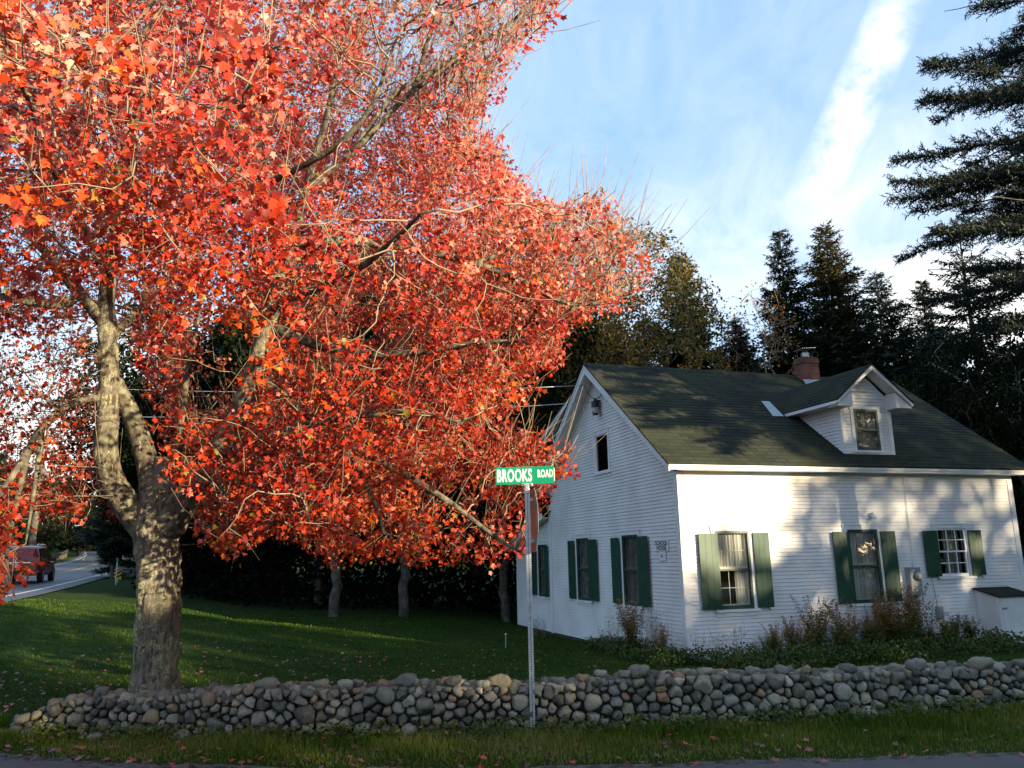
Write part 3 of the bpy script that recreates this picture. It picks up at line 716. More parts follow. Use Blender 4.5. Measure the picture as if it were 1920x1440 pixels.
b.add([(3.34, 1.42, EW+(1.42+E0)*SL+.02), (3.60, 1.38, EW+(1.38+E0)*SL+.05), (3.70, 2.0, EW+(2.0+E0)*SL+.05), (3.52, 2.05, EW+(2.05+E0)*SL+.02)], [(0, 1, 2, 3)]); b.build('flashing', MATS['lead_flashing'], house)
b = MB(); b.box((du1+.02, .42, roofw(.42)), (du1+.30, .60, roofw(.6)+.02)); b.build('flashing', MATS['white_trim'], house)
# chimney
ch = MB(); cx0, cx1, cy0, cy1 = 5.62, 6.10, 3.08, 3.46
ch.box((cx0, cy0, 5.9), (cx1, cy1, 6.68)); ch.box((cx0-.014, cy0-.014, 6.681), (cx1+.014, cy1+.014, 6.77)); ch.box((cx0-.005, cy0-.005, 6.771), (cx1+.005, cy1+.005, 6.85))
cho = ch.build('chimney', MATS['brick'], house, bevel=.008)
b = MB(); mx_, my_ = (cx0+cx1)/2, (cy0+cy1)/2; b.lathe([(.10, 6.845), (.10, 6.99), (.092, 6.99), (.092, 6.85)], (mx_, my_, 0)); b.build('flue_pipe', MATS['galvanised'], cho, smooth=False)
b = MB(); b.prism([(mx_-.22, 7.06), (mx_+.22, 7.11), (mx_+.22, 7.122), (mx_-.22, 7.072)], 1, my_-.18, my_+.18)
for dx in (-.06, .06): b.box((mx_+dx-.006, my_-.006, 6.98), (mx_+dx+.006, my_+.006, 7.095))
b.build('chimney_cap', MATS['galvanised'], cho)
b = MB(); b.add([(cx0-.06, cy0-.10, roofw(cy0-.10)+.02), (cx1+.06, cy0-.10, roofw(cy0-.10)+.02), (cx1+.06, cy0-.004, roofw(cy0)+.10), (cx0-.06, cy0-.004, roofw(cy0)+.10)], [(0, 1, 2, 3)]); b.build('flashing', MATS['lead_flashing'], cho)

# wall lamp on the front, lantern in the gable
lf = MB(); lf.lathe([(.0, 2.56), (.055, 2.57), (.06, 2.60), (.035, 2.66), (.02, 2.70)], (4.45, -.09, 0)); lf.box((4.42, -.085, 2.63), (4.48, -.014, 2.69)); lf.build('wall_lamp', MATS['white_trim'], house)
gl = MB(); gl.lathe([(.035, 5.50), (.09, 5.47), (.095, 5.34)], (-.13, 3.36, 0)); gl.box((-.13, 3.33, 5.46), (-.014, 3.39, 5.52)); gl.box((-.16, 3.345, 5.50), (-.10, 3.375, 5.56))
glo = gl.build('gable_lamp', MATS['black_iron'], house)
b = MB(); b.lathe([(.085, 5.338), (.088, 5.22), (.07, 5.19), (.02, 5.18)], (-.13, 3.36, 0)); b.build('lamp_shade', MATS['lamp_glass'], glo, smooth=True)
b = MB(); b.lathe([(.07, 5.205), (.06, 5.16), (.01, 5.155)], (-.13, 3.36, 0)); b.build('lamp_base', MATS['black_iron'], glo)
# meter, conduit, telephone box
m_ = MB(); m_.box((5.16, -.15, 1.02), (5.44, -.016, 1.58)); mo = m_.build('electric_meter_box', MATS['grey_metal'], house, bevel=.012)
b = MB(); b.lathe([(.085, -.15), (.085, -.17), (.075, -.175), (.075, -.22), (.05, -.245), (.0, -.25)], (5.34, 0, 1.40), 1); b.build('meter_glass', MATS['lamp_glass'], mo, smooth=False)
b = MB(); b.lathe([(.095, -.151), (.095, -.165)], (5.34, 0, 1.40), 1); b.build('meter_ring', MATS['black_iron'], mo)
b = MB(); b.box((5.22, -.156, 1.50), (5.27, -.151, 1.53)); b.build('meter_label', MATS['white_trim'], mo)
b = MB(); b.box((5.25, -.156, 1.10), (5.31, -.151, 1.13)); b.build('meter_label', MATS['white_trim'], mo)
b = MB(); b.tube([(5.36, -.05, 1.0), (5.37, -.05, -.05)], .035, 10); b.build('conduit', MATS['grey_metal'], house, smooth=True)
b = MB(); b.tube([(5.40, -.035, 3.47), (5.385, -.035, 2.5), (5.375, -.04, 1.60)], .010, 6); b.tube([(5.375, -.05, 1.575), (5.375, -.05, 1.66)], .03, 8); b.build('service_cable', MATS['white_trim'], house)
b = MB(); b.box((5.83, -.09, .52), (5.97, -.016, .77)); b.box((5.85, -.10, .56), (5.95, -.091, .72)); b.build('telephone_box', MATS['grey_metal'], house, bevel=.02)
b = MB(); b.tube([(5.88, -.03, .77), (5.86, -.03, 1.05), (5.82, -.03, 1.36)], .006, 5); b.build('telephone_cable', MATS['grey_metal'], house)
# sign plates on the gable wall with their words
def text_mesh(name, body, size, mat, parent, loc, rot, ext=.001, space=1.0, sx=1.0, font_bold=0.0, align='CENTER'):
    cu = bpy.data.curves.new(name, 'FONT'); cu.body = body; cu.size = size; cu.extrude = ext; cu.align_x = align; cu.align_y = 'CENTER'; cu.space_character = space; cu.offset = font_bold
    ob = bpy.data.objects.new(name, cu); COL.objects.link(ob)
    dg = bpy.context.evaluated_depsgraph_get(); me = bpy.data.meshes.new_from_object(ob.evaluated_get(dg)); bpy.data.objects.remove(ob)
    me.materials.clear(); me.materials.append(mat); o = bpy.data.objects.new(name, me); COL.objects.link(o); o.parent = parent; o.location = loc; o.rotation_euler = rot; o.scale = (sx, 1, 1)
    return o
b = MB(); b.box((-.03, .46, 2.005), (-.018, 1.00, 2.215)); sp_ = b.build('name_plate', WT, house)
for txt, w in (('SCHOOL', 2.157), ('HOUSE', 2.062)): text_mesh('lettering', txt, .122, MATS['black_iron'], sp_, (-.0305, .735, w), (R(90), 0, R(-90)), space=1.0, sx=1.0, font_bold=.0035)
b = MB(); b.box((-.03, .58, 1.82), (-.018, .85, 1.995)); sp2 = b.build('number_plate', WT, house)
text_mesh('lettering', '10', .09, MATS['black_iron'], sp2, (-.0305, .735, 1.91), (R(90), 0, R(-90)), font_bold=.003, sx=.7)

# cellar bulkhead against the front wall, beyond the small window
bk = empty('cellar_bulkhead', house.matrix_basis @ Vector((6.93, -.02, -.15)), TH, 'small white boxed cellar entry with sloping dark green lid against the front wall', 'cellar entry')
# local: u from 0, v negative outwards
b = MB(); b.prism([(0, 0), (-.53, 0), (-.53, 1.10), (0, 1.23)], 0, .0, .03); b.build('side_panel', WH, bk)
b = MB(); b.prism([(0, 0), (-.53, 0), (-.53, 1.10), (0, 1.23)], 0, .87, .90); b.build('side_panel', WH, bk)
b = MB(); b.box((.0, -.552, .0), (.90, -.531, 1.10)); fp = b.build('front_panel', WH, bk)
b = MB(); b.box((.08, -.565, .06), (.82, -.553, 1.03)); do = b.build('door', WH, bk)
for z in (.2, .85): b = MB(); b.box((.06, -.575, z), (.20, -.566, z+.03)); b.build('hinge', MATS['grey_metal'], do)
b = MB(); b.prism([(.0, 1.235), (-.60, 1.088), (-.60, 1.118), (.0, 1.265)], 0, -.05, .95); b.build('lid', MATS['roof_shingle'], bk)
b = MB(); b.box((-.008, -.56, 0), (.0, -.50, 1.09)); b.build('corner_trim', WT, bk)

# service wires from the left to the gable, drip loop
def hw(u, v, w): return HO + Vector((u*math.cos(TH)-v*math.sin(TH), u*math.sin(TH)+v*math.cos(TH), w))
def wire(name, pts, r, label):
    mb = MB(); mb.tube(pts, r, 5); return tag(mb.build(name, MATS['black_iron'] if 'drip' in name else MATS['galvanised'], smooth=True), label, 'wire')
def cat(a, b_, n, sagd):
    a, b_ = Vector(a), Vector(b_); return [a.lerp(b_, i/n) - Vector((0, 0, sagd*4*(i/n)*(1-i/n))) for i in range(n+1)]
wire('service_wire', cat((-30, 20.5, 8.6), hw(-.34, 3.72, 5.93), 24, .9), .008, 'upper thin overhead wire reaching the peak of the gable')
wire('service_wire', cat((-30, 19.5, 7.2), hw(-.02, 3.55, 5.52), 24, .9), .009, 'lower thin overhead wire ending beside the gable lamp')
lp = [hw(-.34, 3.70, 5.92), hw(-.32, 3.60, 5.93), hw(-.3, 3.52, 5.85), hw(-.26, 3.50, 5.72), hw(-.2, 3.44, 5.60), hw(-.14, 3.34, 5.54), hw(-.08, 3.22, 5.56), hw(-.03, 3.14, 5.66), hw(-.02, 3.12, 5.80)]
b = MB(); hi = house.matrix_basis.inverted(); b.tube([hi @ p for p in lp], .010, 6); b.build('drip_loop', MATS['black_iron'], house, smooth=True)
# ---------------------------------------------------------------- dry stone wall
wall = empty('stone_wall', (0, 8.3, 0), 0, 'low dry stone wall of rounded grey fieldstones running across the front lawn', 'stone wall')
WXS = np.array([-4.75, -2.33, .13, 2.14, 4.96, 8.0, 12.0]); WYS = np.array([8.27, 7.90, 7.99, 8.10, 8.68, 9.5, 10.8])
def wy(x): return float(np.interp(x, WXS, WYS))
_kw = np.hanning(41); _kw /= _kw.sum(); _xs = np.linspace(-6, 12, 600); _ysm = np.convolve(np.pad(np.interp(_xs, WXS, WYS), 20, mode='edge'), _kw, 'valid')
def wy(x): return float(np.interp(x, _xs, _ysm))
def topz(x):
    z = np.interp(x, [-4.75, -4.5, -4.2, -3.6, -2.9, -2.5, -1.5, -.5, 0, .7, 1.3, 2.2, 3.5, 5.0, 12], [.20, .32, .38, .36, .39, .45, .44, .42, .42, .42, .45, .45, .42, .38, .38])
    return float(z + .04*(vnoise(np.array([[x*2.3, 0, 0]]))[0]-.5))
import bmesh
_ico = {}
def ico(sub):
    if sub not in _ico:
        bm = bmesh.new(); bmesh.ops.create_icosphere(bm, subdivisions=sub, radius=1)
        V = np.array([v.co[:] for v in bm.verts]); F = np.array([[v.index for v in f.verts] for f in bm.faces]); bm.free(); _ico[sub] = (V, F)
    return _ico[sub]
def stone(center, poly, depth, rs, sub=3, yaw=0):
    """poly: radial function samples r(theta) in the (x,z) face plane; depth: half thickness"""
    V, F = ico(sub); V = V.copy()
    # facet it a little: clamp against random planes
    for q in range(rs.integers(7, 13)):
        n = rs.normal(size=3); n /= np.linalg.norm(n); d = rs.uniform(.55, .88); e = V@n - d; V = V - np.outer(np.clip(e, 0, None)*.96, n)
    V = np.sign(V)*np.abs(V)**.86
    nz_ = fbm(V*1.7 + rs.uniform(0, 50), 3)-.45; V = V*(1+.42*nz_[:, None])
    nz_ = fbm(V*5 + rs.uniform(0, 50), 3)-.45; V = V*(1+.09*nz_[:, None])
    th = np.arctan2(V[:, 2], V[:, 0]); r = np.interp(th, np.linspace(-math.pi, math.pi, len(poly)), poly)
    P = np.stack([V[:, 0]*r, V[:, 1]*depth, V[:, 2]*r], -1)
    if yaw:
        c, s = math.cos(yaw), math.sin(yaw); P = np.stack([P[:, 0]*c-P[:, 1]*s, P[:, 0]*s+P[:, 1]*c, P[:, 2]], -1)
    return P+np.asarray(center), F
def wall_layer(x0, x1, yoff, seed, dens, zb=-.06, shrink=.96):
    rs = np.random.default_rng(seed); out = []
    n = int((x1-x0)*.5*dens)
    # weighted points: big and small stones
    P = np.column_stack([rs.uniform(x0, x1, n), rs.uniform(zb, .55, n)]); wgt = rs.choice([.0, .0006, .0022, .006], n, p=[.45, .32, .17, .06])
    gx = np.arange(x0-.1, x1+.1, .012); gz = np.arange(zb-.02, .62, .012); GXX, GZZ = np.meshgrid(gx, gz); G = np.column_stack([GXX.ravel(), GZZ.ravel()])
    tz = np.array([topz(x) for x in gx]); inside = (GZZ <= tz[None, :]).ravel() & (GZZ >= zb).ravel(); G = G[inside]
    G1 = G*np.array([1, 1.12])
    for it in range(7):
        lab = np.empty(len(G), int)
        order = np.argsort(G[:, 0]); 
        for c0 in range(0, len(order), 3000):
            ii = order[c0:c0+3000]; xm0, xm1 = G[ii, 0].min()-.4, G[ii, 0].max()+.4
            cand = np.where((P[:, 0] > xm0) & (P[:, 0] < xm1))[0]
            d = ((G1[ii][:, None, :]-(P[cand]*np.array([1, 1.12]))[None])**2).sum(-1) - wgt[cand][None]
            lab[ii] = cand[d.argmin(1)]
        cnt = np.bincount(lab, minlength=n)
        for k in (0, 1):
            sm = np.bincount(lab, weights=G[:, k], minlength=n); P[:, k] = np.where(cnt > 0, sm/np.maximum(cnt, 1), P[:, k])
    o = np.argsort(lab); starts = np.searchsorted(lab[o], np.arange(n)); ends = np.searchsorted(lab[o], np.arange(n)+1)
    for k in range(n):
        if ends[k]-starts[k] < 8: continue
        q = G[o[starts[k]:ends[k]]]; c = q.mean(0); dq = q-c; th = np.arctan2(dq[:, 1], dq[:, 0]); rr = np.hypot(*dq.T)
        bins = np.linspace(-math.pi, math.pi, 25); r = np.zeros(24)
        bi = np.clip(((th+math.pi)/(2*math.pi)*24).astype(int), 0, 23); np.maximum.at(r, bi, rr)
        r[r == 0] = np.median(r[r > 0]); rc = np.convolve(np.concatenate([r[-1:], r, r[:1]]), [.2, .6, .2], 'valid'); m_ = np.median(rc); rc = np.minimum(rc, m_*1.6)
        poly = np.interp(np.linspace(-math.pi, math.pi, 49), (bins[:-1]+bins[1:])/2, rc, period=2*math.pi)*shrink*rs.uniform(1.04, 1.18)
        dep = m_*rs.uniform(.9, 1.35); x = c[0]; y = wy(x)-8.3+yoff+rs.uniform(-.02, .035)
        out.append((x, y, c[1], poly, dep, m_, rs))
    return out
items = wall_layer(-4.8, 7.5, .07, 11, 112)
rs_ = np.random.default_rng(5)
# cap boulders seen on the crest: (pixel-free) x, radius, height above crest, tint
caps = [(-4.05, .085, .07, .3), (-2.36, .115, .06, .42), (-1.86, .10, .05, .5), (-1.62, .085, .07, .74), (-1.52, .075, .05, .6), (-.98, .07, .05, .75), (-.33, .08, .04, .45), (-1.06, .13, .11, .58), (-1.28, .085, .04, .93), (-1.62, .08, .02, .7), (-.62, .10, .10, .15), (-.68, .085, .08, .95),
        (-.18, .15, .07, .88), (.62, .085, .04, .92), (.80, .08, .07, .77), (1.02, .09, .05, .45), (1.18, .135, .09, .55), (1.62, .07, .03, .4), (1.80, .085, .05, .8), (1.95, .06, .03, .95), (1.98, .08, .0, .98), (2.3, .09, .03, .5), (2.6, .095, .05, .6), (2.85, .075, .07, .88), (3.3, .10, .06, .2), (3.75, .09, .04, .45), (4.02, .12, .07, .6), (4.3, .08, .03, .5), (4.75, .15, .08, .42), (5.2, .09, .05, .3), (5.7, .13, .09, .2), (6.2, .09, .06, .5), (6.6, .12, .07, .6)]
big = []
for (x, y, z, poly, dep, m_, r) in items:
    t = float(r.beta(1.1, 1.3)) if r.random() > .10 else float(r.uniform(.7, 1))
    V, F = stone((x, y, z), poly, dep, r, 3 if m_ > .05 else 2, 0)
    big.append((m_*(1.3 if -4.8 < x < 5.3 else .1), V, F, t))
for (x, rad, h, t) in caps:
    rad *= .74; h *= .7
    r = rs_; rr = rad*(1+.22*np.cos(2*np.linspace(-math.pi, math.pi, 49)+r.uniform(-.6, .6))); rr = rr*np.where(np.abs(np.sin(np.linspace(-math.pi, math.pi, 49))) > .6, .86, 1)
    V, F = stone((x, wy(x)-8.3+.15+r.uniform(-.06, .06), topz(x)+h*.75), rr, rad*.95, r, 3, r.uniform(-.5, .5)); big.append((rad*2.5, V, F, t))
# crest and rear stones
rest = []
for x in np.arange(-4.7, 7.4, .095):
    for yo in (.16, .27, .40):
        rad = rs_.uniform(.045, .085); rr = np.full(49, rad)*(1+.15*np.cos(2*np.linspace(-math.pi, math.pi, 49)+rs_.uniform(0, 6)))
        xx = x+rs_.uniform(-.03, .03); V, F = stone((xx, wy(xx)-8.3+yo+rs_.uniform(-.03, .03), topz(xx)-.05+rs_.uniform(-.03, .02)), rr, rad, rs_, 2, rs_.uniform(-1, 1)); rest.append((rad, V, F, float(rs_.beta(1.5, 2.2))))
for (x, y, z, poly, dep, m_, r) in wall_layer(-4.8, 7.5, .46, 12, 30):
    V, F = stone((x, y, z), poly, dep, r, 2); rest.append((0, V, F, float(r.beta(1.6, 2))))
# tumbled stones at the foot on the left end
for (x, yo, z, rad, t) in [(-4.78, .02, .02, .08, .2), (-4.62, -.08, .03, .09, .45), (-4.85, .1, .03, .07, .6), (-3.95, -.1, .02, .07, .7), (-3.1, -.06, .03, .09, .3), (-4.9, .25, .05, .1, .3)]:
    rr = np.full(49, rad)*(1+.2*np.cos(2*np.linspace(-math.pi, math.pi, 49))); V, F = stone((x, wy(x)-8.3+yo, z), rr, rad*.9, rs_, 3); big.append((rad, V, F, t))
big.sort(key=lambda q: -q[0])
for k, (m_, V, F, t) in enumerate(big[:100]):
    c = V.mean(0); o = mesh_np('stone', V-c, [F], MATS['field_stone'], wall, {'tint': np.full(len(V), t)}, smooth=True); o.location = c
def join(lst):
    vs, fs, ts = [], [], []; b_ = 0
    for (_, V, F, t) in lst: vs.append(V); fs.append(F+b_); ts.append(np.full(len(V), t)); b_ += len(V)
    return np.concatenate(vs), np.concatenate(fs), np.concatenate(ts)
V, F, T = join(big[100:]+rest)
o = mesh_np('stones', V, [F], MATS['field_stone'], wall, {'tint': T}, smooth=True); o['kind'] = 'stuff'
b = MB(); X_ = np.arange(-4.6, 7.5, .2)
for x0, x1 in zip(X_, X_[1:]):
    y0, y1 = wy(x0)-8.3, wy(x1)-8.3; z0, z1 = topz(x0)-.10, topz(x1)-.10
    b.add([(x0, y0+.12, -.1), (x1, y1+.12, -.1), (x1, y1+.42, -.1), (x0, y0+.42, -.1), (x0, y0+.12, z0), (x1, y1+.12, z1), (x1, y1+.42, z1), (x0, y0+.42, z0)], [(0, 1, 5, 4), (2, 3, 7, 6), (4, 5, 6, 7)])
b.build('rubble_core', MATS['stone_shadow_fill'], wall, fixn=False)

# ---------------------------------------------------------------- street sign with the stop sign's back
PX, PY = .128, 8.02
sg = empty('street_sign', (PX, PY, 0), 0, 'green BROOKS ROAD street name sign on top of a perforated steel post', 'street sign')
PH = 2.64
def gal(t, b): pass
# U-channel / square perforated post with real round holes (dark recessed discs cut as geometry)
b = MB(); hw_, n_ = .024, 104; z0, z1 = -.1, 2.275; hr = .0062
ztop = z1; zs = np.linspace(z0+.02, z1-.02, n_+1)
def front_panel(mb, y, zlist):
    for a, c in zip(zlist, zlist[1:]):
        zc = (a+c)/2; k = 8; ring = [(hr*math.cos(2*math.pi*(i+.5)/k), zc+hr*math.sin(2*math.pi*(i+.5)/k)) for i in range(k)]
        # quad frame corners and edge mids, joined to the ring
        outer = [(hw_, (zc+c)/2), (hw_*.5, c), (-hw_*.5, c), (-hw_, (zc+c)/2), (-hw_, (zc+a)/2), (-hw_*.5, a), (hw_*.5, a), (hw_, (zc+a)/2)]
        B = len(mb.v)
        mb.v += [(x, y, z) for x, z in ring] + [(x, y, z) for x, z in outer] + [(x, y+.006, z) for x, z in ring] + [(hw_, y, c), (-hw_, y, c), (-hw_, y, a), (hw_, y, a)]
        for i in range(8): mb.f.append((B+i, B+(i+1) % 8, B+8+(i+1) % 8, B+8+i)); mb.f.append((B+i, B+16+i, B+16+(i+1) % 8, B+(i+1) % 8))
        mb.f += [(B+8, B+9, B+24), (B+10, B+11, B+25), (B+12, B+13, B+26), (B+14, B+15, B+27)]
front_panel(b, -.016, zs)
b.quad((-hw_, -.016, zs[0]), (-hw_, .016, zs[0]), (-hw_, .016, zs[-1]), (-hw_, -.016, zs[-1])); b.quad((hw_, -.016, zs[0]), (hw_, .016, zs[0]), (hw_, .016, zs[-1]), (hw_, -.016, zs[-1])); b.quad((-hw_, .016, zs[0]), (hw_, .016, zs[0]), (hw_, .016, zs[-1]), (-hw_, .016, zs[-1]))
po = b.build('post', MATS['galvanised'], sg, fixn=False)
b = MB(); b.box((-hw_+.002, -.0085, z0), (hw_-.002, -.0075, z1-.03)); b.build('post_inside', MATS['black_iron'], po)
pmat('sign_green', rough=.3, fn=speckle((.0, .23, .115), (.002, .27, .14), 3, bs=.03, bd=.002))
pmat('sign_white', rough=.3, color=(.82, .80, .72))
pmat('stop_red', rough=.5, color=(.26, .022, .016))
SR = R(3)
b = MB(); b.box((-.31, -.004, 2.292), (.268, .004, 2.466)); plate = b.build('sign_plate', MATS['sign_green'], sg, bevel=.003); plate.rotation_euler = (0, 0, R(-6)); plate.location = (0, 0, 0)
for nm, txt, size, x, z, sx, bd in (('lettering', 'BROOKS', .168, -.300, 2.375, .50, .0045), ('lettering', 'ROAD', .104, .104, 2.389, .50, .0032)):
    for side in (0, 1):
        o = text_mesh(nm, txt, size, MATS['sign_white'], plate, (x if not side else -x-.02, -.0052 if not side else .0052, z), (R(90), 0, 0 if not side else R(180)), ext=.0008, sx=sx, font_bold=bd, align='LEFT', space=1.10)
b = MB(); b.box((-.055, -.016, 2.276), (.055, .016, 2.303)); b.box((-.018, -.02, 2.20), (.018, .02, 2.2755)); br_ = b.build('bracket', MATS['galvanised'], sg, bevel=.003)
for x in (-.035, .035): b = MB(); b.lathe([(.007, -.022), (.007, -.0165)], (x, 0, 2.29), 1, 8); b.build('bolt', MATS['black_iron'], br_)
st = empty('stop_sign', (PX+.052, PY+.02, 1.942), 0, 'back of an octagonal stop sign, nearly edge-on, beside the post under the green plate', 'stop sign')
Rr = .305/math.cos(math.pi/8)
oc = [(Rr*math.cos(math.pi/8+i*math.pi/4), Rr*math.sin(math.pi/8+i*math.pi/4)) for i in range(8)]
pmat('sheet_metal', rough=.32, metal=.7, color=(.30, .29, .27))
b = MB(); b.prism(oc, 1, -.0015, .0015); pb = b.build('sign_back', MATS['sheet_metal'], st)
b = MB(); b.prism([(x*.999, z*.999) for x, z in oc], 1, .0018, .0024); b.build('sign_face', MATS['sign_white'], st)
b = MB(); b.prism([(x*.95, z*.95) for x, z in oc], 1, .0026, .0030); b.build('red_field', MATS['stop_red'], st)
text_mesh('lettering', 'STOP', .27, MATS['sign_white'], st, (0, .0034, 0), (R(90), 0, R(180)), ext=.0003, sx=.72, font_bold=.003)
for z in (-.2, .2):
    b = MB(); b.lathe([(.012, .0035), (.012, .007)], (0, 0, z), 1, 8); b.build('bolt', MATS['galvanised'], st)
    b = MB(); b.box((-.02, -.030, z-.015), (.02, -.0018, z+.015)); b.build('bracket', MATS['galvanised'], st)
st.rotation_euler = (0, 0, R(-82.5))
# ---------------------------------------------------------------- tree tools
def px(x, y, Y):
    d = pxdir(x, y); k = Y/d.y; return np.array([d.x*k, Y, EYE+d.z*k])
FWv, RTv, UPv = np.array(_f), np.array(_r), np.array(_u)
def toimg(P):
    q = P-np.array([0, 0, EYE]); d = q@FWv; x = 1520.2*(q@RTv)/np.maximum(d, .05); y = -1520.2*(q@UPv)/np.maximum(d, .05)
    cr, sr = math.cos(ROLL), math.sin(ROLL); X = 960+cr*x-sr*y; Y = 720+sr*x+cr*y
    X[d < .2] = -9999; return X, Y
def inpoly(X, Y, poly):
    c = np.zeros(len(X), bool); n = len(poly)
    for i in range(n):
        (x0, y0), (x1, y1) = poly[i], poly[(i+1) % n]
        if y0 == y1: continue
        c ^= ((Y > min(y0, y1)) & (Y <= max(y0, y1)) & (X < (Y-y0)*(x1-x0)/(y1-y0)+x0))
    return c
def colonize(P0, par0, A, step, inf, kill, iters, trop=(0, 0, 0), rs=None):
    rs = rs or RG; P = [np.array(P0, float)]; par = list(par0); N = len(par0)
    Pall = np.array(P0, float); A = np.array(A, float); nA = len(A)
    near = np.zeros(nA, int); dist = np.full(nA, 1e9)
    for c in range(0, N, 400):
        d = np.sqrt(((A[:, None]-Pall[None, c:c+400])**2).sum(-1)); m = d.argmin(1); dm = d[np.arange(nA), m]; u = dm < dist; dist[u] = dm[u]; near[u] = m[u]+c
    alive = dist > kill; kids_ = np.zeros(60000, int); trop = np.array(trop)
    for it in range(iters):
        act = np.where(alive & (dist < inf))[0]
        if not len(act): break
        nd = near[act]; D = A[act]-Pall[nd]; D /= (np.linalg.norm(D, axis=1, keepdims=True)+1e-9)
        un, inv = np.unique(nd, return_inverse=True); S_ = np.zeros((len(un), 3)); np.add.at(S_, inv, D)
        ok = kids_[un] < 4; S_ /= (np.linalg.norm(S_, axis=1, keepdims=True)+1e-6); S_ += trop + rs.normal(0, .12, S_.shape); S_ /= (np.linalg.norm(S_, axis=1, keepdims=True)+1e-6)
        un, S_ = un[ok], S_[ok]
        if not len(un): break
        New = Pall[un]+S_*step; kids_[un] += 1; b = len(Pall); Pall = np.vstack([Pall, New]); par += list(un)
        al = np.where(alive)[0]; Aa = A[al]
        for c in range(0, len(New), 300):
            d = np.sqrt(((Aa[:, None]-New[None, c:c+300])**2).sum(-1)); m = d.argmin(1); dm = d[np.arange(len(al)), m]; u = dm < dist[al]-1e-6
            dist[al[u]] = dm[u]; near[al[u]] = m[u]+c+b
        alive &= dist > kill
        if b > 50000: break
    return Pall, np.array(par), near, dist
def radii(P, par, preset, r0=.0035, ex=2.35):
    n = len(P); s = np.zeros(n); nc = np.bincount(par[par >= 0], minlength=n)
    s[nc == 0] = r0**ex
    for i in range(n-1, -1, -1):
        if s[i] == 0: s[i] = r0**ex
        if par[i] >= 0: s[par[i]] += s[i]
    r = s**(1/ex); m = min(len(preset), n); 
    for i in range(m):
        if preset[i] > 0: r[i] = preset[i]
    for i in range(n):
        if par[i] >= 0: r[i] = min(r[i], r[par[i]]*.97)
    return r
def chains(P, par):
    n = len(P); ch = [[] for _ in range(n)]
    for i in range(n):
        if par[i] >= 0: ch[par[i]].append(i)
    return ch
def tubes(P, par, r, kmax=9, rmin=0, skip=None, wr=False):
    RV = []; ch = chains(P, par); V, F = [], []; b = 0; roots = [i for i in range(len(P)) if par[i] < 0]; st = [(i, None) for i in roots]
    while st:
        i, p = st.pop(); seq = [p] if p is not None else []; rr = [min(r[p], r[i]*1.15)] if p is not None else []
        while True:
            seq.append(i); rr.append(r[i]); c = ch[i]
            if not c: break
            c = sorted(c, key=lambda q: -r[q]); 
            for q in c[1:]: st.append((q, i))
            i = c[0]
        if len(seq) < 2 or (skip is not None and all(skip[q] for q in seq)): continue
        Q = P[seq]; R_ = np.array(rr); k = 3 if R_[0] < .008 else 5 if R_[0] < .03 else kmax
        T = np.gradient(Q, axis=0); T /= np.linalg.norm(T, axis=1, keepdims=True)+1e-9
        ref = np.array([0, 0, 1.]) if abs(T[0, 2]) < .8 else np.array([1., 0, 0]); Nn = []
        for t in T: ref = ref-t*(ref@t); ref /= np.linalg.norm(ref)+1e-9; Nn.append(ref)
        Nn = np.array(Nn); Bn = np.cross(T, Nn); a = np.arange(k)*2*math.pi/k
        ring = Q[:, None]+(Nn[:, None]*np.cos(a)[None, :, None]+Bn[:, None]*np.sin(a)[None, :, None])*R_[:, None, None]
        m = len(Q); V.append(ring.reshape(-1, 3)); RV.append(np.repeat(R_, k)); ii = b+np.arange(m*k).reshape(m, k); jj = np.roll(ii, -1, axis=1)
        F.append(np.stack([ii[:-1], jj[:-1], jj[1:], ii[1:]], -1).reshape(-1, 4)); b += m*k
    if not V: return np.zeros((0, 3)), np.zeros((0, 4), int)
    if wr: return np.concatenate(V), np.concatenate(F), np.concatenate(RV)
    return np.concatenate(V), np.concatenate(F)
def polyline_nodes(lines, step):
    """lines: list of (points(N,3), radii, parent) ; parent = index into the lines or None, joined at the nearest node"""
    P, par, pr, own = [], [], [], []
    for li, (pts, rr, pa) in enumerate(lines):
        pts = np.array(pts, float); rr = np.array(rr, float); seg = np.r_[0, np.cumsum(np.linalg.norm(np.diff(pts, axis=0), axis=1))]
        n = max(2, int(seg[-1]/step)); t = np.linspace(0, seg[-1], n+1)
        Q = np.stack([np.interp(t, seg, pts[:, k]) for k in range(3)], -1); w = np.hanning(5)[1:-1]; w /= w.sum()
        for _ in range(2): Q[1:-1] = Q[:-2]*w[0]+Q[1:-1]*w[1]+Q[2:]*w[2]
        q = np.interp(t, seg, rr)
        if pa is None: prev = -1; s0 = 0
        else:
            idx = [i for i in range(len(P)) if own[i] == pa]; d = [np.linalg.norm(P[i]-Q[0]) for i in idx]; prev = idx[int(np.argmin(d))]; s0 = 1 if min(d) < step else 0
        for j in range(s0, len(Q)):
            P.append(Q[j]); par.append(prev); pr.append(q[j]); own.append(li); prev = len(P)-1
    return np.array(P), par, np.array(pr), np.array(own)
_half = [(0, 0), (.14, -.05), (.40, .06), (.30, .20), (.34, .30), (.56, .52), (.40, .53), (.19, .56), (.22, .72), (.10, .80), (0, 1)]
def _lt(half):
    out = half+[(-x, y) for x, y in half[-2:0:-1]]; v = np.array([(0, .32)]+out); v = np.column_stack([v, -.16*v[:, 1]**2+.18*np.abs(v[:, 0])])
    return v, np.array([(0, i, i % (len(out))+1) for i in range(1, len(out)+1)])
BIG_V, BIG_F = _lt(_half)
LEAF_V, LEAF_F = _lt([(0, 0), (.38, .02), (.28, .26), (.56, .52), (.20, .60), (0, 1)])
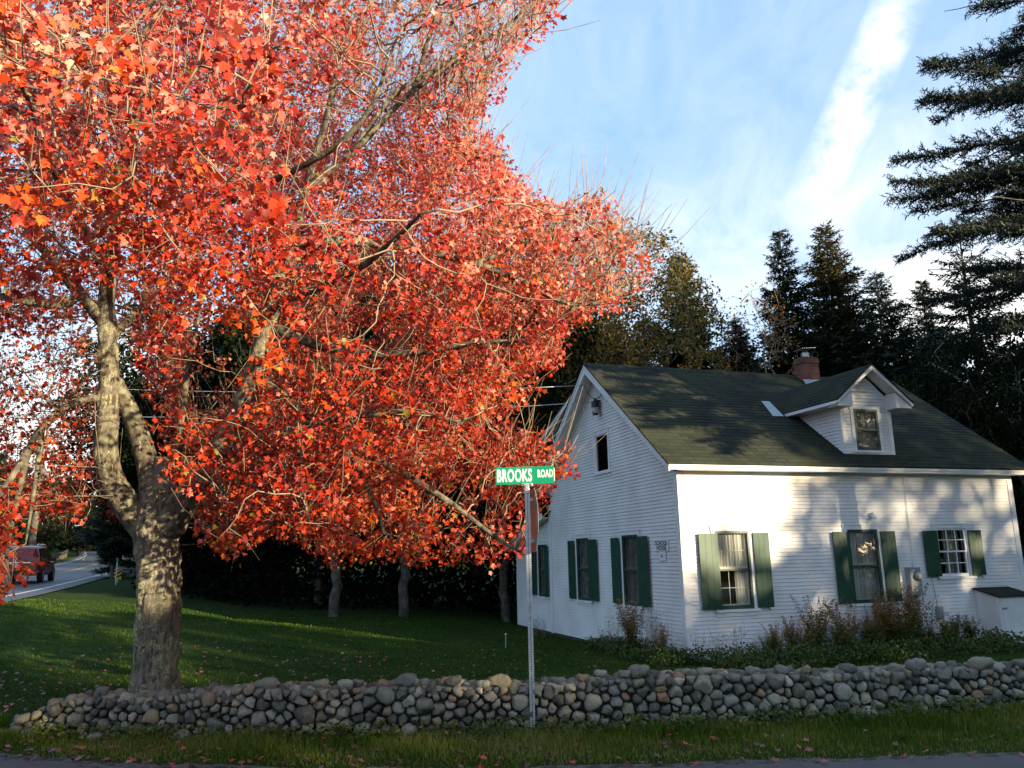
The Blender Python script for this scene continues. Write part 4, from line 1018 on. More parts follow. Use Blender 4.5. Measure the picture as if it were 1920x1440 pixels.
OVAL_V = np.array([(0, 0, 0), (.3, .35, .06), (.22, .75, .02), (0, 1, -.1), (-.22, .75, .02), (-.3, .35, .06)]); OVAL_F = np.array([(0, 1, 2, 3), (0, 3, 4, 5)])
def leaves(C, size, N, T, tint, tmpl):
    """C centres, N normals, T tip directions"""
    TV, TF = tmpl; n = len(C); N = N/(np.linalg.norm(N, axis=1, keepdims=True)+1e-9); T = T-N*(T*N).sum(1, keepdims=True); T /= np.linalg.norm(T, axis=1, keepdims=True)+1e-9; X = np.cross(T, N)
    s = np.asarray(size).reshape(-1, 1, 1)*np.ones((n, 1, 1)); bend = RG.uniform(-.6, 1.8, n)[:, None, None]
    V = C[:, None]+s*(X[:, None]*TV[None, :, 0:1]+T[:, None]*TV[None, :, 1:2]+N[:, None]*TV[None, :, 2:3]*bend)
    k = len(TV); F = (TF[None]+(np.arange(n)*k)[:, None, None]).reshape(-1, TF.shape[1]); return V.reshape(-1, 3), F, np.repeat(tint, k)
def randdir(n, rs=RG):
    v = rs.normal(size=(n, 3)); return v/np.linalg.norm(v, axis=1, keepdims=True)
def barktube(pts, rr, k=44, dz=.025, amp=1.0, seed=0):
    """trunk tube with ridged bark relief"""
    pts = np.array(pts, float); rr = np.array(rr, float); seg = np.r_[0, np.cumsum(np.linalg.norm(np.diff(pts, axis=0), axis=1))]
    n = max(3, int(seg[-1]/dz)); t = np.linspace(0, seg[-1], n+1); Q = np.stack([np.interp(t, seg, pts[:, j]) for j in range(3)], -1); R_ = np.interp(t, seg, rr)
    kk = max(3, int(.18/dz)); w = np.hanning(kk*2+1); w /= w.sum(); Qp = np.pad(Q, ((kk, kk), (0, 0)), mode='reflect', reflect_type='odd'); Q = np.stack([np.convolve(Qp[:, j], w, 'valid') for j in range(3)], -1); R_ = np.convolve(np.pad(R_, kk, mode='edge'), w, 'valid')
    T = np.gradient(Q, axis=0); T /= np.linalg.norm(T, axis=1, keepdims=True); ref = np.array([1., 0, 0]); Nn = []
    for t_ in T: ref = ref-t_*(ref@t_); ref /= np.linalg.norm(ref); Nn.append(ref)
    Nn = np.array(Nn); Bn = np.cross(T, Nn); a = np.arange(k)*2*math.pi/k; dirs = Nn[:, None]*np.cos(a)[None, :, None]+Bn[:, None]*np.sin(a)[None, :, None]
    base = Q[:, None]+dirs*R_[:, None, None]
    ridge = np.abs(fbm(base*np.array([17, 17, 4.2])+seed, 3)-.44)*2; lump = fbm(base*np.array([3, 3, 2.2])+seed+9, 3)-.45; fine = fbm(base*np.array([55, 55, 22])+seed, 2)-.4
    d = (ridge*.075-.03)*np.minimum(1, R_[:, None]/.2) + lump*.16*R_[:, None] + fine*.018*np.minimum(1, R_[:, None]/.15)
    V = base+dirs*(d*amp)[..., None]; m = len(Q); ii = np.arange(m*k).reshape(m, k); jj = np.roll(ii, -1, axis=1)
    return V.reshape(-1, 3), np.stack([ii[:-1], jj[:-1], jj[1:], ii[1:]], -1).reshape(-1, 4)
def merge(L):
    V, F, b = [], [], 0
    for v, f in L: V.append(v); F.append(f+b); b += len(v)
    return np.concatenate(V), np.concatenate(F)

# ---------------------------------------------------------------- the big red maple
def L_(*q): return [px(a, b_, c) for a, b_, c, r in q], [r for a, b_, c, r in q]
trunkp = [(-3.80, 8.92, -.12), (-3.79, 8.92, .1), (-3.79, 8.91, .45), (-3.80, 8.9, 1.0), (-3.83, 8.9, 1.6), (-3.88, 8.9, 2.0), (-3.90, 8.9, 2.25), (-3.90, 8.9, 2.38)]
trunkr = [.33, .275, .245, .235, .228, .24, .22, .15]
LN = [(trunkp, trunkr, None)]
def add(pa, *q): a, b_ = L_(*q); LN.append((a, b_, pa)); return len(LN)-1
A_ = add(0, (272, 990, 8.9, .17), (240, 950, 8.87, .155), (207, 905, 8.82, .135), (197, 850, 8.8, .125), (202, 780, 8.8, .12), (204, 720, 8.8, .115), (203, 650, 8.75, .108), (200, 590, 8.7, .10), (199, 555, 8.7, .09), (206, 500, 8.6, .075), (216, 430, 8.4, .065), (235, 350, 8.2, .055), (250, 250, 8.0, .042), (270, 120, 7.8, .03), (285, -60, 7.6, .018))
AL = add(A_, (198, 612, 8.75, .08), (170, 572, 8.6, .07), (135, 535, 8.4, .062), (100, 490, 8.2, .055), (40, 410, 7.8, .042), (-40, 320, 7.4, .03), (-160, 200, 7, .015))
AL2 = add(AL, (150, 555, 8.5, .05), (110, 580, 8.35, .048), (70, 566, 8.2, .044), (0, 558, 7.9, .04), (-120, 520, 7.4, .03), (-260, 500, 7, .015))
LL = add(A_, (198, 748, 8.8, .05), (165, 742, 8.65, .042), (135, 752, 8.5, .038), (110, 780, 8.3, .036), (75, 800, 8.0, .036), (50, 850, 7.6, .034), (10, 915, 7.1, .034), (-50, 980, 6.7, .03), (-140, 1040, 6.3, .02))
LL2 = add(LL, (55, 840, 7.7, .03), (40, 900, 7.3, .026), (22, 980, 6.8, .02), (10, 1050, 6.3, .014), (20, 1100, 6.0, .008))
LL3 = add(LL, (80, 798, 8.0, .03), (70, 880, 8.0, .024), (58, 960, 7.8, .016), (48, 1020, 7.6, .008))
B_ = add(0, (285, 975, 8.92, .17), (287, 915, 8.98, .135), (275, 860, 9.0, .12), (257, 800, 8.98, .11), (235, 757, 8.92, .10), (212, 715, 8.84, .095), (205, 690, 8.80, .09))
C_ = add(0, (304, 975, 8.9, .17), (306, 925, 8.95, .15), (308, 885, 9.0, .135), (309, 858, 9.0, .11))
C2 = add(C_, (318, 905, 9.05, .06), (335, 840, 9.1, .055), (342, 780, 9.1, .045), (350, 700, 9.1, .03), (372, 600, 9.1, .015))
D_ = add(0, (318, 985, 8.87, .18), (345, 935, 8.8, .15), (385, 890, 8.72, .135), (420, 835, 8.62, .122), (452, 770, 8.52, .112), (478, 700, 8.48, .105), (508, 600, 8.4, .095), (525, 530, 8.3, .09), (547, 450, 8.2, .07), (575, 350, 8.05, .046), (610, 230, 7.9, .032), (640, 100, 7.7, .02), (650, -60, 7.5, .018))
E_ = add(D_, (408, 852, 8.6, .06), (470, 832, 8.45, .055), (560, 800, 8.3, .048), (650, 780, 8.1, .04), (760, 770, 8.0, .03), (860, 790, 7.9, .018))
F_ = add(D_, (505, 608, 8.4, .06), (580, 645, 8.35, .055), (660, 662, 8.3, .048), (740, 666, 8.2, .042), (830, 655, 8.2, .034), (900, 640, 8.1, .026), (980, 640, 8.1, .015))
G_ = add(A_, (218, 440, 8.35, .055), (290, 432, 8.0, .05), (360, 400, 7.6, .047), (440, 375, 7.2, .042), (500, 345, 6.9, .038), (570, 310, 6.6, .033), (640, 272, 6.4, .027), (700, 200, 6.2, .018), (740, 80, 6.1, .01))
H_ = add(D_, (575, 350, 8.0, .040), (660, 290, 8.0, .036), (760, 180, 8.0, .032), (840, 125, 8.0, .026), (905, 75, 8.0, .02), (965, 40, 8.0, .016), (1020, -30, 8, .008))
H2 = add(H_, (780, 165, 8.0, .034), (800, 80, 8.1, .03), (828, 0, 8.1, .022), (850, -90, 8.1, .012))
H3 = add(H_, (660, 285, 8.0, .03), (740, 170, 8.2, .026), (860, 110, 8.3, .02), (930, 0, 8.4, .012))
I_ = add(D_, (545, 455, 8.2, .06), (640, 452, 8.2, .055), (760, 462, 8.25, .048), (880, 490, 8.3, .04), (980, 525, 8.35, .032), (1060, 575, 8.4, .026), (1130, 570, 8.45, .018), (1180, 540, 8.5, .01))
I2 = add(I_, (900, 492, 8.3, .03), (990, 450, 8.4, .024), (1080, 400, 8.5, .016), (1130, 350, 8.5, .009))
J_ = add(D_, (478, 705, 8.45, .055), (560, 765, 8.3, .05), (650, 830, 8.2, .045), (760, 890, 8.15, .038), (850, 945, 8.1, .03), (930, 1010, 8.1, .02), (975, 1035, 8.1, .012))
J2 = add(J_, (640, 820, 8.2, .03), (700, 930, 8.0, .024), (720, 1000, 7.9, .014))
J3 = add(J_, (560, 765, 8.3, .03), (560, 880, 7.8, .024), (580, 980, 7.5, .014))
J4 = add(D_, (400, 870, 8.65, .04), (420, 930, 8.3, .03), (430, 985, 8.0, .015))
K2 = add(A_, (205, 510, 8.6, .05), (170, 450, 7.6, .045), (130, 380, 6.5, .038), (90, 300, 5.6, .026), (60, 200, 4.9, .018), (20, 120, 4.3, .01))
K3 = add(D_, (515, 570, 8.35, .045), (600, 540, 7.6, .04), (680, 500, 6.9, .034), (740, 450, 6.3, .024), (790, 400, 5.9, .012))
M_ = add(D_, (500, 620, 8.4, .06), (500, 600, 9.5, .05), (520, 560, 10.8, .04), (540, 520, 12.2, .025))
M2 = add(A_, (203, 640, 8.75, .06), (240, 600, 9.8, .05), (300, 540, 11, .04), (340, 500, 12.2, .02))
P0, par0, pr0, own0 = polyline_nodes(LN, .14)
MASK = [(-700, -700), (1120, -700), (1085, -120), (1050, 0), (1020, 45), (965, 100), (945, 165), (885, 215), (925, 265), (960, 330), (1010, 370), (1050, 385), (1110, 352), (1145, 378), (1170, 430), (1220, 475), (1205, 550), (1160, 575), (1075, 598), (1055, 640), (1040, 690), (985, 735), (950, 780), (975, 810), (1010, 830), (1052, 838), (1050, 880), (1030, 905), (1010, 940), (980, 975), (985, 1035), (935, 1052), (870, 1038), (800, 1052), (720, 1040), (690, 1048), (620, 1052), (575, 1015), (500, 985), (440, 1030), (395, 1010), (368, 975), (362, 925), (330, 880), (300, 800), (262, 700), (240, 600), (180, 545), (150, 590), (100, 610), (30, 600), (-60, 620), (-700, 900)]
def crown_pts(n, c, rad, rs, mask=None, shell=.5, cut=None):
    out = []
    while sum(len(o) for o in out) < n:
        u = randdir(6000, rs)*np.cbrt(rs.random(6000))[:, None]; rr = np.linalg.norm(u, axis=1); u = u[(rr > shell) | (rs.random(6000) < .35)]
        P = np.array(c)+u*np.array(rad)
        if mask is not None:
            X, Y = toimg(P); k = inpoly(X, Y, mask) | (X < -8000); P, X, Y = P[k], X[k], Y[k]
            if cut is not None: P = P[cut(P, X, Y, rs)]
        out.append(P)
    return np.concatenate(out)[:n]
def mcut(P, X, Y, rs):
    k = (P[:, 2] > 1.55) & (P[:, 1] > 2.8) & (P[:, 1] < 13.4)
    k &= (P[:, 1] > 4.8+1.6*smooth(500, 900, Y)+1.2*smooth(300, 900, X)*smooth(0, 300, Y)) | ((X < 520) & (Y < 400))
    k &= ~((X > 150) & (X < 262) & (Y > 520) & (Y < 1010) & (P[:, 1] < 9.0))
    # the limb's own window of light towards the low sun
    t_ = np.clip((P[:, 0]+4.45)/.768, 0, 9); lx, ly = -4.45+.768*t_, 8.75-.6*t_; zz_ = P[:, 2]-.23*t_
    k &= ~((np.hypot(P[:, 0]-lx, P[:, 1]-ly) < .36) & (t_ > .1) & (zz_ > 2.6) & (zz_ < 4.9) & (rs.random(len(X)) < .85))
    gap = ((X > 345) & (X < 480) & (Y > 600) & (Y < 765)) & (rs.random(len(X)) < .88); k &= ~gap
    gap = ((X > 225) & (X < 330) & (Y > 640) & (Y < 900)) & (rs.random(len(X)) < .55); k &= ~gap
    k &= ~((X > 860) & (X < 1120) & (Y > 790) & (P[:, 1] < 8.45)); k &= ~((X > 560) & (Y > 850) & (P[:, 1] < 6.6))
    dens = np.ones(len(X)); dens[(X > 690) & (Y < 190)] = .62; dens[(X < -80) | (Y < -80)] = .30; dens[(X > 1060) & (Y < 560)] = .8; dens[(X < 200) & (Y > 430)] = .75
    clump = vnoise(P*1.25+3)
    k &= rs.random(len(X)) < dens*np.clip((clump-.27)*3.2, .12, 1); return k
rsm = np.random.default_rng(21)
AT = crown_pts(10500, (-3.0, 7.9, 5.6), (5.3, 5.9, 4.9), rsm, MASK, .55, mcut)
MASK2 = [(-500, 900), (40, 900), (66, 960), (50, 1000), (0, 1012), (0, 1050), (44, 1040), (62, 1060), (66, 1085), (40, 1108), (0, 1100), (-500, 1180)]
u = np.column_stack([rsm.uniform(-130, 80, 2500), rsm.uniform(880, 1180, 2500)]); k = inpoly(u[:, 0], u[:, 1], MASK2); u = u[k]; u = u[(rsm.random(len(u)) < np.where((u[:, 0] > 0) & (u[:, 1] > 1010), .3, 1))][:75]
AT2 = np.array([px(a, b_, rsm.uniform(5.9, 7.8)) for a, b_ in u])
u2 = np.array([px(rsm.uniform(5, 230), rsm.uniform(850, 960), rsm.uniform(7.8, 9.6)) for _ in range(90)])
u3 = np.array([px(rsm.uniform(-40, 200), rsm.uniform(555, 850), rsm.uniform(7.6, 10.5)) for _ in range(250)])
u4 = np.array([px(rsm.uniform(930, 1075), rsm.uniform(800, 880), rsm.uniform(8.6, 9.6)) for _ in range(22)])
AT = np.vstack([AT, AT2, u2, u3, u4])
NP, NPar, near, dist = colonize(P0, par0, AT, .15, 1.5, .17, 60, (0, 0, .04), rsm)
NPj = NP.copy(); n0 = len(P0); NPj[n0:] += (np.stack([fbm(NP[n0:]*6+q*31, 2) for q in range(3)], -1)-.38)*.10
rad = radii(NPj, NPar, pr0, .0042, 2.5)
maple = empty('red_maple', (-3.8, 8.9, 0), 0, 'big maple in flaming red autumn leaf with a lichened forked trunk behind the stone wall', 'tree')
mo_ = np.array([-3.8, 8.9, 0])
tr = []
ks = {0: 72, A_: 44, B_: 40, C_: 36, D_: 44}
for li in range(len(LN)):
    pts, rr, pa = LN[li]
    if li in ks: tr.append(barktube(pts, rr, ks[li], .022 if li == 0 else .03, 1.0 if li == 0 else .8, li*3.7))
# root flare
for a in np.linspace(0, 2*math.pi, 7)[:-1]:
    a += .4; p0 = np.array([-3.79, 8.92, .30]); tr.append(barktube([p0+np.array([math.cos(a)*.10, math.sin(a)*.10, .12]), p0+np.array([math.cos(a)*.2, math.sin(a)*.2, -.15]), p0+np.array([math.cos(a)*.38, math.sin(a)*.38, -.42])], [.12, .11, .05], 20, .03, .5, a))
V, F = merge(tr); mesh_np('trunk', V-mo_, [F], MATS['maple_bark'], maple, smooth=True)
big_ = np.array([own0[i] in ks for i in range(n0)] + [False]*(len(NPj)-n0))
# limbs, boughs and twigs
V1, F1, R1 = tubes(NPj, NPar, rad, 10, skip=big_, wr=True)
mesh_np('branches', V1-mo_, [F1], None, maple, smooth=True, mats=[MATS['twig_bark'], MATS['limb_bark']], mi=(R1[F1[:, 0]] > .010).astype(int))
# twigs to every leaf cluster, with long upright shoots
cen = np.array([-3.3, 8.4, 4.2])
def twigs(AT, near, NPj, rs, frac=.4, ln=(.25, .8), extra=None):
    P, par = [], []; ends = []
    for i in range(len(AT)):
        a, p = AT[i], NPj[near[i]]; o_ = a-cen; o_ /= np.linalg.norm(o_); b_ = len(P)
        mid = (a+p)/2+rs.normal(0, .02, 3); P += [p, mid, a]; par += [-1, b_, b_+1]; ends.append(a-p)
        if rs.random() < frac:
            l = rs.uniform(*ln); d = o_*.45+np.array([0, 0, .9])+rs.normal(0, .3, 3); d /= np.linalg.norm(d)
            q = a+d*l*.5+rs.normal(0, .02, 3); P += [q, q+(d+np.array([0, 0, .15]))*l*.5]; par += [b_+2, b_+3]
        for _ in range(int(extra[i]) if extra is not None else 0):
            l = rs.uniform(.2, .65); d = o_*.5+np.array([.25, 0, .75])+rs.normal(0, .35, 3); d /= np.linalg.norm(d); q = a+d*l*.5+rs.normal(0, .02, 3); P += [q, q+(d+np.array([0, 0, .2]))*l*.5]; par += [b_+2, len(P)-2]
        if rs.random() < .6:
            d = o_*.6+rs.normal(0, .6, 3); d /= np.linalg.norm(d); P.append(a+d*rs.uniform(.1, .25)); par.append(b_+2)
    return np.array(P), np.array(par)
X_, Y_ = toimg(AT); TP, TPar = twigs(AT, near, NPj, rsm, extra=np.where((X_ > 620) & (Y_ < 230) & (X_ < 1120), 3, np.where((X_ > 1000) & (Y_ > 420) & (Y_ < 600), 1, 0)))
X_, Y_ = toimg(TP); 
TR_ = np.full(len(TP), .0036); ch_ = np.bincount(TPar[TPar >= 0], minlength=len(TP)); TR_[ch_ == 0] = .0019
V2, F2 = tubes(TP, TPar, TR_)
mesh_np('twigs', V2-mo_, [F2], MATS['twig_bark'], maple)
# leaves
def cluster_leaves(AT, rs, lo, hi, size, spread, X=None, Y=None):
    C, N, T, S_, TI = [], [], [], [], []
    cnt = rs.integers(lo, hi, len(AT))
    if X is not None:
        thin = (X > 690) & (Y < 170); cnt = np.where(thin, cnt*.5, cnt).astype(int); thin = (X > 1050) & (Y < 540); cnt = np.where(thin, cnt*.5, cnt).astype(int)
    if X is not None: cnt = np.where((X < 210) & (Y > 550) & (Y < 850), cnt*.55, cnt).astype(int)
    idx = np.repeat(np.arange(len(AT)), cnt); n = len(idx); base = AT[idx]
    off = randdir(n, rs)*(rs.random(n)**.6*spread)[:, None]; off[:, 2] -= .03
    C = base+off; out_ = (base-cen); out_ /= np.linalg.norm(out_, axis=1, keepdims=True)
    N = out_*.55+np.array([.15, -.25, .45])+randdir(n, rs)*.85
    T = off/spread*.8+np.array([0, 0, -.75])+out_*.3+randdir(n, rs)*.5
    reg = fbm(base*.9+11, 3); clus = rs.random(len(AT))[idx]
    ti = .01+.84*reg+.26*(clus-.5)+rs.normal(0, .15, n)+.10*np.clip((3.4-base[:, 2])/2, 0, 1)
    up_ = smooth(3.2, 6.4, base[:, 2]+2.2*(vnoise(base*.7+40)-.5)); hi = rs.random(n) < up_*.9  # higher leaves get the paler tints, strong sun put into their colour
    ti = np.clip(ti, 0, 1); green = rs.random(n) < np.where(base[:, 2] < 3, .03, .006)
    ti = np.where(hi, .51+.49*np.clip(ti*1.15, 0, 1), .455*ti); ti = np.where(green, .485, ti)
    return C, N, T, size*rs.uniform(.55, 1.2, n), ti
X_, Y_ = toimg(AT)
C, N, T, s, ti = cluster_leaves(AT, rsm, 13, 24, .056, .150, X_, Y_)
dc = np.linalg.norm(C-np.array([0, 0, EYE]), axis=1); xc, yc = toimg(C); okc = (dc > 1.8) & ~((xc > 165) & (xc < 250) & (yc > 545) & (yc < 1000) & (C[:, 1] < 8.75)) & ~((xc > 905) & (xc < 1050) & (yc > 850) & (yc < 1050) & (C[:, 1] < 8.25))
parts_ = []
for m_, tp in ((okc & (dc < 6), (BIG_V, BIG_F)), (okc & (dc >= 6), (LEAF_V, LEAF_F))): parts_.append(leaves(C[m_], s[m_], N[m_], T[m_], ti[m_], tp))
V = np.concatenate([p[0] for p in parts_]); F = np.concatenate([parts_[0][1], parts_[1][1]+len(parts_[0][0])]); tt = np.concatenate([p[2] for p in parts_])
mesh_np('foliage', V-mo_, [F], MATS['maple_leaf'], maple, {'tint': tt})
print('maple nodes', len(NP), 'leaves', len(C))

# ---------------------------------------------------------------- other trees: builders
def conifer(name, H, rad, seed, bare=.12, per=6, whorl=.33, dens=1.0, width=.085, sun_gold=0, droop=.28, mat='needles'):  # sunlit tops are put into the needle tint, more golden towards the tip
    rs = np.random.default_rng(seed); root = empty(name, (0, 0, 0))
    wob = rs.normal(0, .05, (6, 2)); zz = np.linspace(0, H, 6); pts = np.column_stack([wob[:, 0]*[0, 1, 1, 1, 1, 0], wob[:, 1]*[0, 1, 1, 1, 1, 0], zz])
    Pn, par, rr = [], [], []
    for i in range(25):
        z = H*i/24; Pn.append([np.interp(z, zz, pts[:, 0]), np.interp(z, zz, pts[:, 1]), z]); par.append(i-1); rr.append(max(.012, .0155*H*(1-i/24)**.9))
    C, N, T, S_, TI = [], [], [], [], []; z = H*bare
    while z < H*.985:
        f = (z/H-bare)/(1-bare); Lz = rad*((1-f)**.72)*(.62+.5*rs.random())+.10; m = max(3, int(per*(.7+.5*rs.random())))
        if rs.random() < .1*(1-f): m = 2
        a0 = rs.uniform(0, 6.28)
        for j in range(m):
            az = a0+6.283*j/m+rs.normal(0, .25); Lb = Lz*rs.uniform(.6, 1.15); el = .38*f-.12+rs.normal(0, .08); dr = droop*(1-f*.8); n = max(3, int(Lb/.16))
            cx, cy = math.cos(az), math.sin(az); z0 = z+rs.uniform(-.12, .12); b_ = int(z/H*24); prev = b_
            t = np.linspace(0, 1, n+1)[1:]; rx = t*Lb; rz = Lb*(math.sin(el)*t - dr*t*(1-t)*1.6 - dr*.25*t + .10*t**3)
            P = np.stack([np.interp(z0, zz, pts[:, 0])+cx*rx, np.interp(z0, zz, pts[:, 1])+cy*rx, z0+rz], -1)
            for q in range(0, n, 2 if Lb > 1 else 3): Pn.append(P[q]); par.append(prev); prev = len(Pn)-1; rr.append(max(.005, .009*Lb*(1-t[q])+.004))
            for q in range(n):
                if t[q] < .12 and Lb > 1.0 or rs.random() > dens: continue
                sp = Lb*.34*(1-abs(t[q]-.45)*.9)+.10
                for sd_ in (-1, 1, 0):
                    for rep in range(3):
                        l = sp*rs.uniform(.5, 1.1) if sd_ else .22*rs.uniform(.6, 1.2); d = np.array([cx*.75-cy*sd_*.75, cy*.75+cx*sd_*.75, -.22+rs.normal(0, .16)+(.35 if rep and not sd_ else 0)])
                        nn = max(1, int(l/.19))
                        for w in range(nn):
                            C.append(P[q]+d*l*w/nn+rs.normal(0, .02, 3)); T.append(d+rs.normal(0, .25, 3)); S_.append(min(l, .36)*rs.uniform(.9, 1.5)); N.append([rs.normal(0, .5), rs.normal(0, .5), 1]); TI.append(.35+.2*rs.normal()+sun_gold*max(0, f-.45)*1.3+(.05 if t[q] > .7 else 0))
        z += whorl*(1-.45*f)*rs.uniform(.7, 1.3)
    C, N, T, S_, TI = map(np.array, (C, N, T, S_, TI))
    TV = np.array([(0, 0, 0), (.5, .25, -.05), (.12, .35, .02), (.42, .62, -.06), (.08, .7, 0), (0, 1.05, -.02), (-.08, .7, 0), (-.42, .62, -.06), (-.12, .35, .02), (-.5, .25, -.05)])
    TV = TV*np.array([width*3.2, 1, 1]); TF = np.array([(0, 1, 2, 9), (2, 3, 4, 4), (0, 2, 8, 9)])
    TF = np.array([(0, 1, 2), (0, 2, 8), (0, 8, 9), (2, 3, 4), (2, 4, 6), (2, 6, 8), (8, 6, 7), (4, 5, 6)])
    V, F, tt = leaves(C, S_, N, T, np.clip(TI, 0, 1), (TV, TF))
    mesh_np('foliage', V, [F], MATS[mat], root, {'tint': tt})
    Pn = np.array(Pn, float); V, F = tubes(Pn, np.array(par), np.array(rr), 8); mesh_np('trunk', V, [F], MATS['dark_bark'], root, smooth=True)
    return root
def broadleaf(name, H, crown, nA, per, lsize, mat, seed, tr=.16, fork=.35, barkm='dark_bark', shell=.45, spread=.35, tmpl=(OVAL_V, OVAL_F), step=.34, tshift=0):
    """crown: list of (centre, radii)"""
    rs = np.random.default_rng(seed); root = empty(name, (0, 0, 0)); A = []
    for c, r in crown:
        k = crown_pts(int(nA*r[0]*r[1]*r[2]/sum(q[1][0]*q[1][1]*q[1][2] for q in crown)), c, r, rs, None, shell)
        k = k[rs.random(len(k)) < np.clip((vnoise(k*.8+seed)-.22)*2.6, .1, 1)]; A.append(k)
    A = np.vstack(A); n = 12; zf = H*fork; P = [np.array([rs.normal(0, .02)*i, rs.normal(0, .02)*i, zf*i/n]) for i in range(n+1)]; par = list(range(-1, n))
    P_, pa, nr, ds = colonize(P, par, A, step, 9, step*1.2, 50, (0, 0, .08), rs)
    P_[n+1:] += rs.normal(0, .04, (len(P_)-n-1, 3)); r = radii(P_, pa, np.linspace(tr, tr*.8, n+1), .010, 2.4); V, F = tubes(P_, pa, r, 9)
    Q, qp = [], []
    for i in range(len(A)): Q += [P_[nr[i]], A[i]]; qp += [-1, len(Q)-2]
    V3, F3 = tubes(np.array(Q), np.array(qp), np.full(len(Q), .006)); V, F = merge([(V, F), (V3, F3)])
    mesh_np('trunk', V, [F], MATS[barkm], root, smooth=True)
    m = len(A)*per; base = np.repeat(A, per, axis=0); off = randdir(m, rs)*(rs.random(m)**.5*spread)[:, None]; C = base+off
    reg = fbm(base*.5+seed, 3); ti = .15+.6*reg+rs.normal(0, .14, m)+tshift
    V, F, tt = leaves(C, lsize*rs.uniform(.6, 1.2, m), randdir(m, rs)+np.array([0, 0, .5]), randdir(m, rs)+np.array([0, 0, -.4]), np.clip(ti, 0, 1), tmpl)
    mesh_np('foliage', V, [F], MATS[mat], root, {'tint': tt}); return root
def place(proto, x, y, s=1, rz=0, label=None, cat='tree', group=None, sz=None, first=set()):
    if proto.name in first: o = copy_tree(proto)
    else: first.add(proto.name); o = proto
    o.location = (x, y, float(terrain(np.array([x]), np.array([y]))[0])-.05); o.scale = (s, s, sz or s); o.rotation_euler = (0, 0, rz)
    tag(o, label, cat, group); return o
GW_ = 'trees of the wood behind the house'
# ---------------------------------------------------------------- second maple and the wood
S1 = conifer('spruce', 16, 3.0, 1, .08, 7, .34, 1, sun_gold=.25)
S2 = conifer('spruce', 16, 3.6, 2, .06, 8, .32, 1.0, sun_gold=.95)
S3 = conifer('spruce', 16, 3.5, 3, .08, 7, .36, 1, sun_gold=.12, droop=.2)
S4 = conifer('spruce', 16, 3.4, 4, .18, 5, .5, .9, sun_gold=0, droop=.12, width=.07)
SP = [(S1, 12.05, 34, 1.0, 0, 'narrow pointed spruce standing directly behind the brick chimney, left of the golden-topped one'),
      (S2, 13.65, 33, .99, 1, 'broad spruce with a golden sunlit top, the brightest of the conifers behind the chimney'),
      (S3, 17.1, 36, .92, 2, 'spruce with a ragged olive top immediately right of the golden-topped spruce'),
      (S1, 20.2, 38, .93, 2.4, 'dark spruce right of the ragged olive-topped one, its top against the bright cloud'),
      (S4, 17.7, 30, .93, .5, 'thin scraggly spruce with a bare visible trunk, tallest over the right end of the roof'),
      (S3, 7.0, 32, .90, 4, 'dark pointed spruce left of the ridge middle, beside the olive-leaved tree'),
      (S1, 8.9, 31, .70, 5, 'short dark spruce over the middle of the roof ridge, left of the amber shrub-like tree'),
      (S2, 22.8, 34, .56, 3, 'low dark spruce filling the right edge of the photo above the eave'),
      (S1, 15.8, 30, .62, 1.2, 'short dark spruce rising behind the dormer roof'),
      (S2, 15.0, 36, .80, 5.2, 'dark spruce half hidden between the two tall ones behind the chimney'),
      (S3, 20.6, 31, .54, 3.3, 'low dense spruce below the thin scraggly one, right of the dormer'),
      (S1, -12.5, 38, .92, 3.0, 'dark conifer glimpsed through the gap in the red crown right of the forked trunk'),
      (S4, -10.6, 34, .88, 1.7, 'open conifer with bare crossing trunks seen through the gap in the red crown'),
      (S2, 11.0, 38, .80, 1.1, 'dark spruce filling the space left of the spruce behind the chimney'),
      (S3, 16.6, 33, .70, 2.6, 'dark spruce right behind the peak of the dormer'),
      (S2, 18.9, 34, .60, .6, 'dark bushy spruce left of the thin scraggly one'),
      (S1, 6.0, 36, .74, 2.2, 'dark spruce peeping between the olive tree and the pointed spruce'),
      (S3, -22.5, 47, .62, .4, 'dark green conifer left of the forked trunk, above the highway'),
      (S2, -17.0, 48, .72, 2.2, 'bushy dark green conifer behind the fork of the big maple')]
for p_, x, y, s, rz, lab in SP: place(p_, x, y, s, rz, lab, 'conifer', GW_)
B1 = broadleaf('autumn_tree', 14, [((0, 0, 8.6), (4.3, 3.8, 5.2)), ((-2.2, 0, 5.2), (3.4, 2.8, 3.2))], 3400, 24, .125, 'autumn_olive_leaf', 11, .2, .3, tshift=.1)
B2 = broadleaf('dark_tree', 12, [((0, 0, 7.2), (4.3, 4.3, 5.0))], 1500, 20, .20, 'dark_leaf', 12, .17, .32)
B3 = broadleaf('russet_tree', 15.5, [((0, 0, 9.5), (1.6, 1.6, 4.2)), ((-.5, 0, 13.4), (.45, .5, 2.6)), ((1.1, 0, 11.8), (.5, .5, 2.5))], 900, 22, .12, 'russet_leaf', 13, .16, .35, spread=.26)
B4 = broadleaf('birch', 12, [((0, 0, 8), (2.0, 1.8, 4.4))], 320, 7, .12, 'amber_leaf', 14, .09, .3, barkm='twig_bark', spread=.3)
B5 = broadleaf('amber_tree', 7, [((0, 0, 4.4), (2.2, 2.2, 2.8))], 420, 13, .17, 'amber_leaf', 15, .1, .25)
GB_ = 'autumn trees of the wood behind the house'
place(B1, 3.2, 26.5, .97, 0, 'round olive and orange leaved tree over the left end of the roof', 'tree', GB_)
place(B1, 1.3, 28.5, .86, 2.2, 'olive and brown leaved tree just left of the gable peak, partly behind the red crown', 'tree', GB_)
place(B1, 6.9, 29.0, .60, 4.0, 'low green and yellow leaved tree above the ridge near the pointed spruce', 'tree', GB_)
place(B3, .15, 25.5, 1.0, 0, 'upright dark russet tree with two spires behind the right side of the red crown', 'tree', GB_)
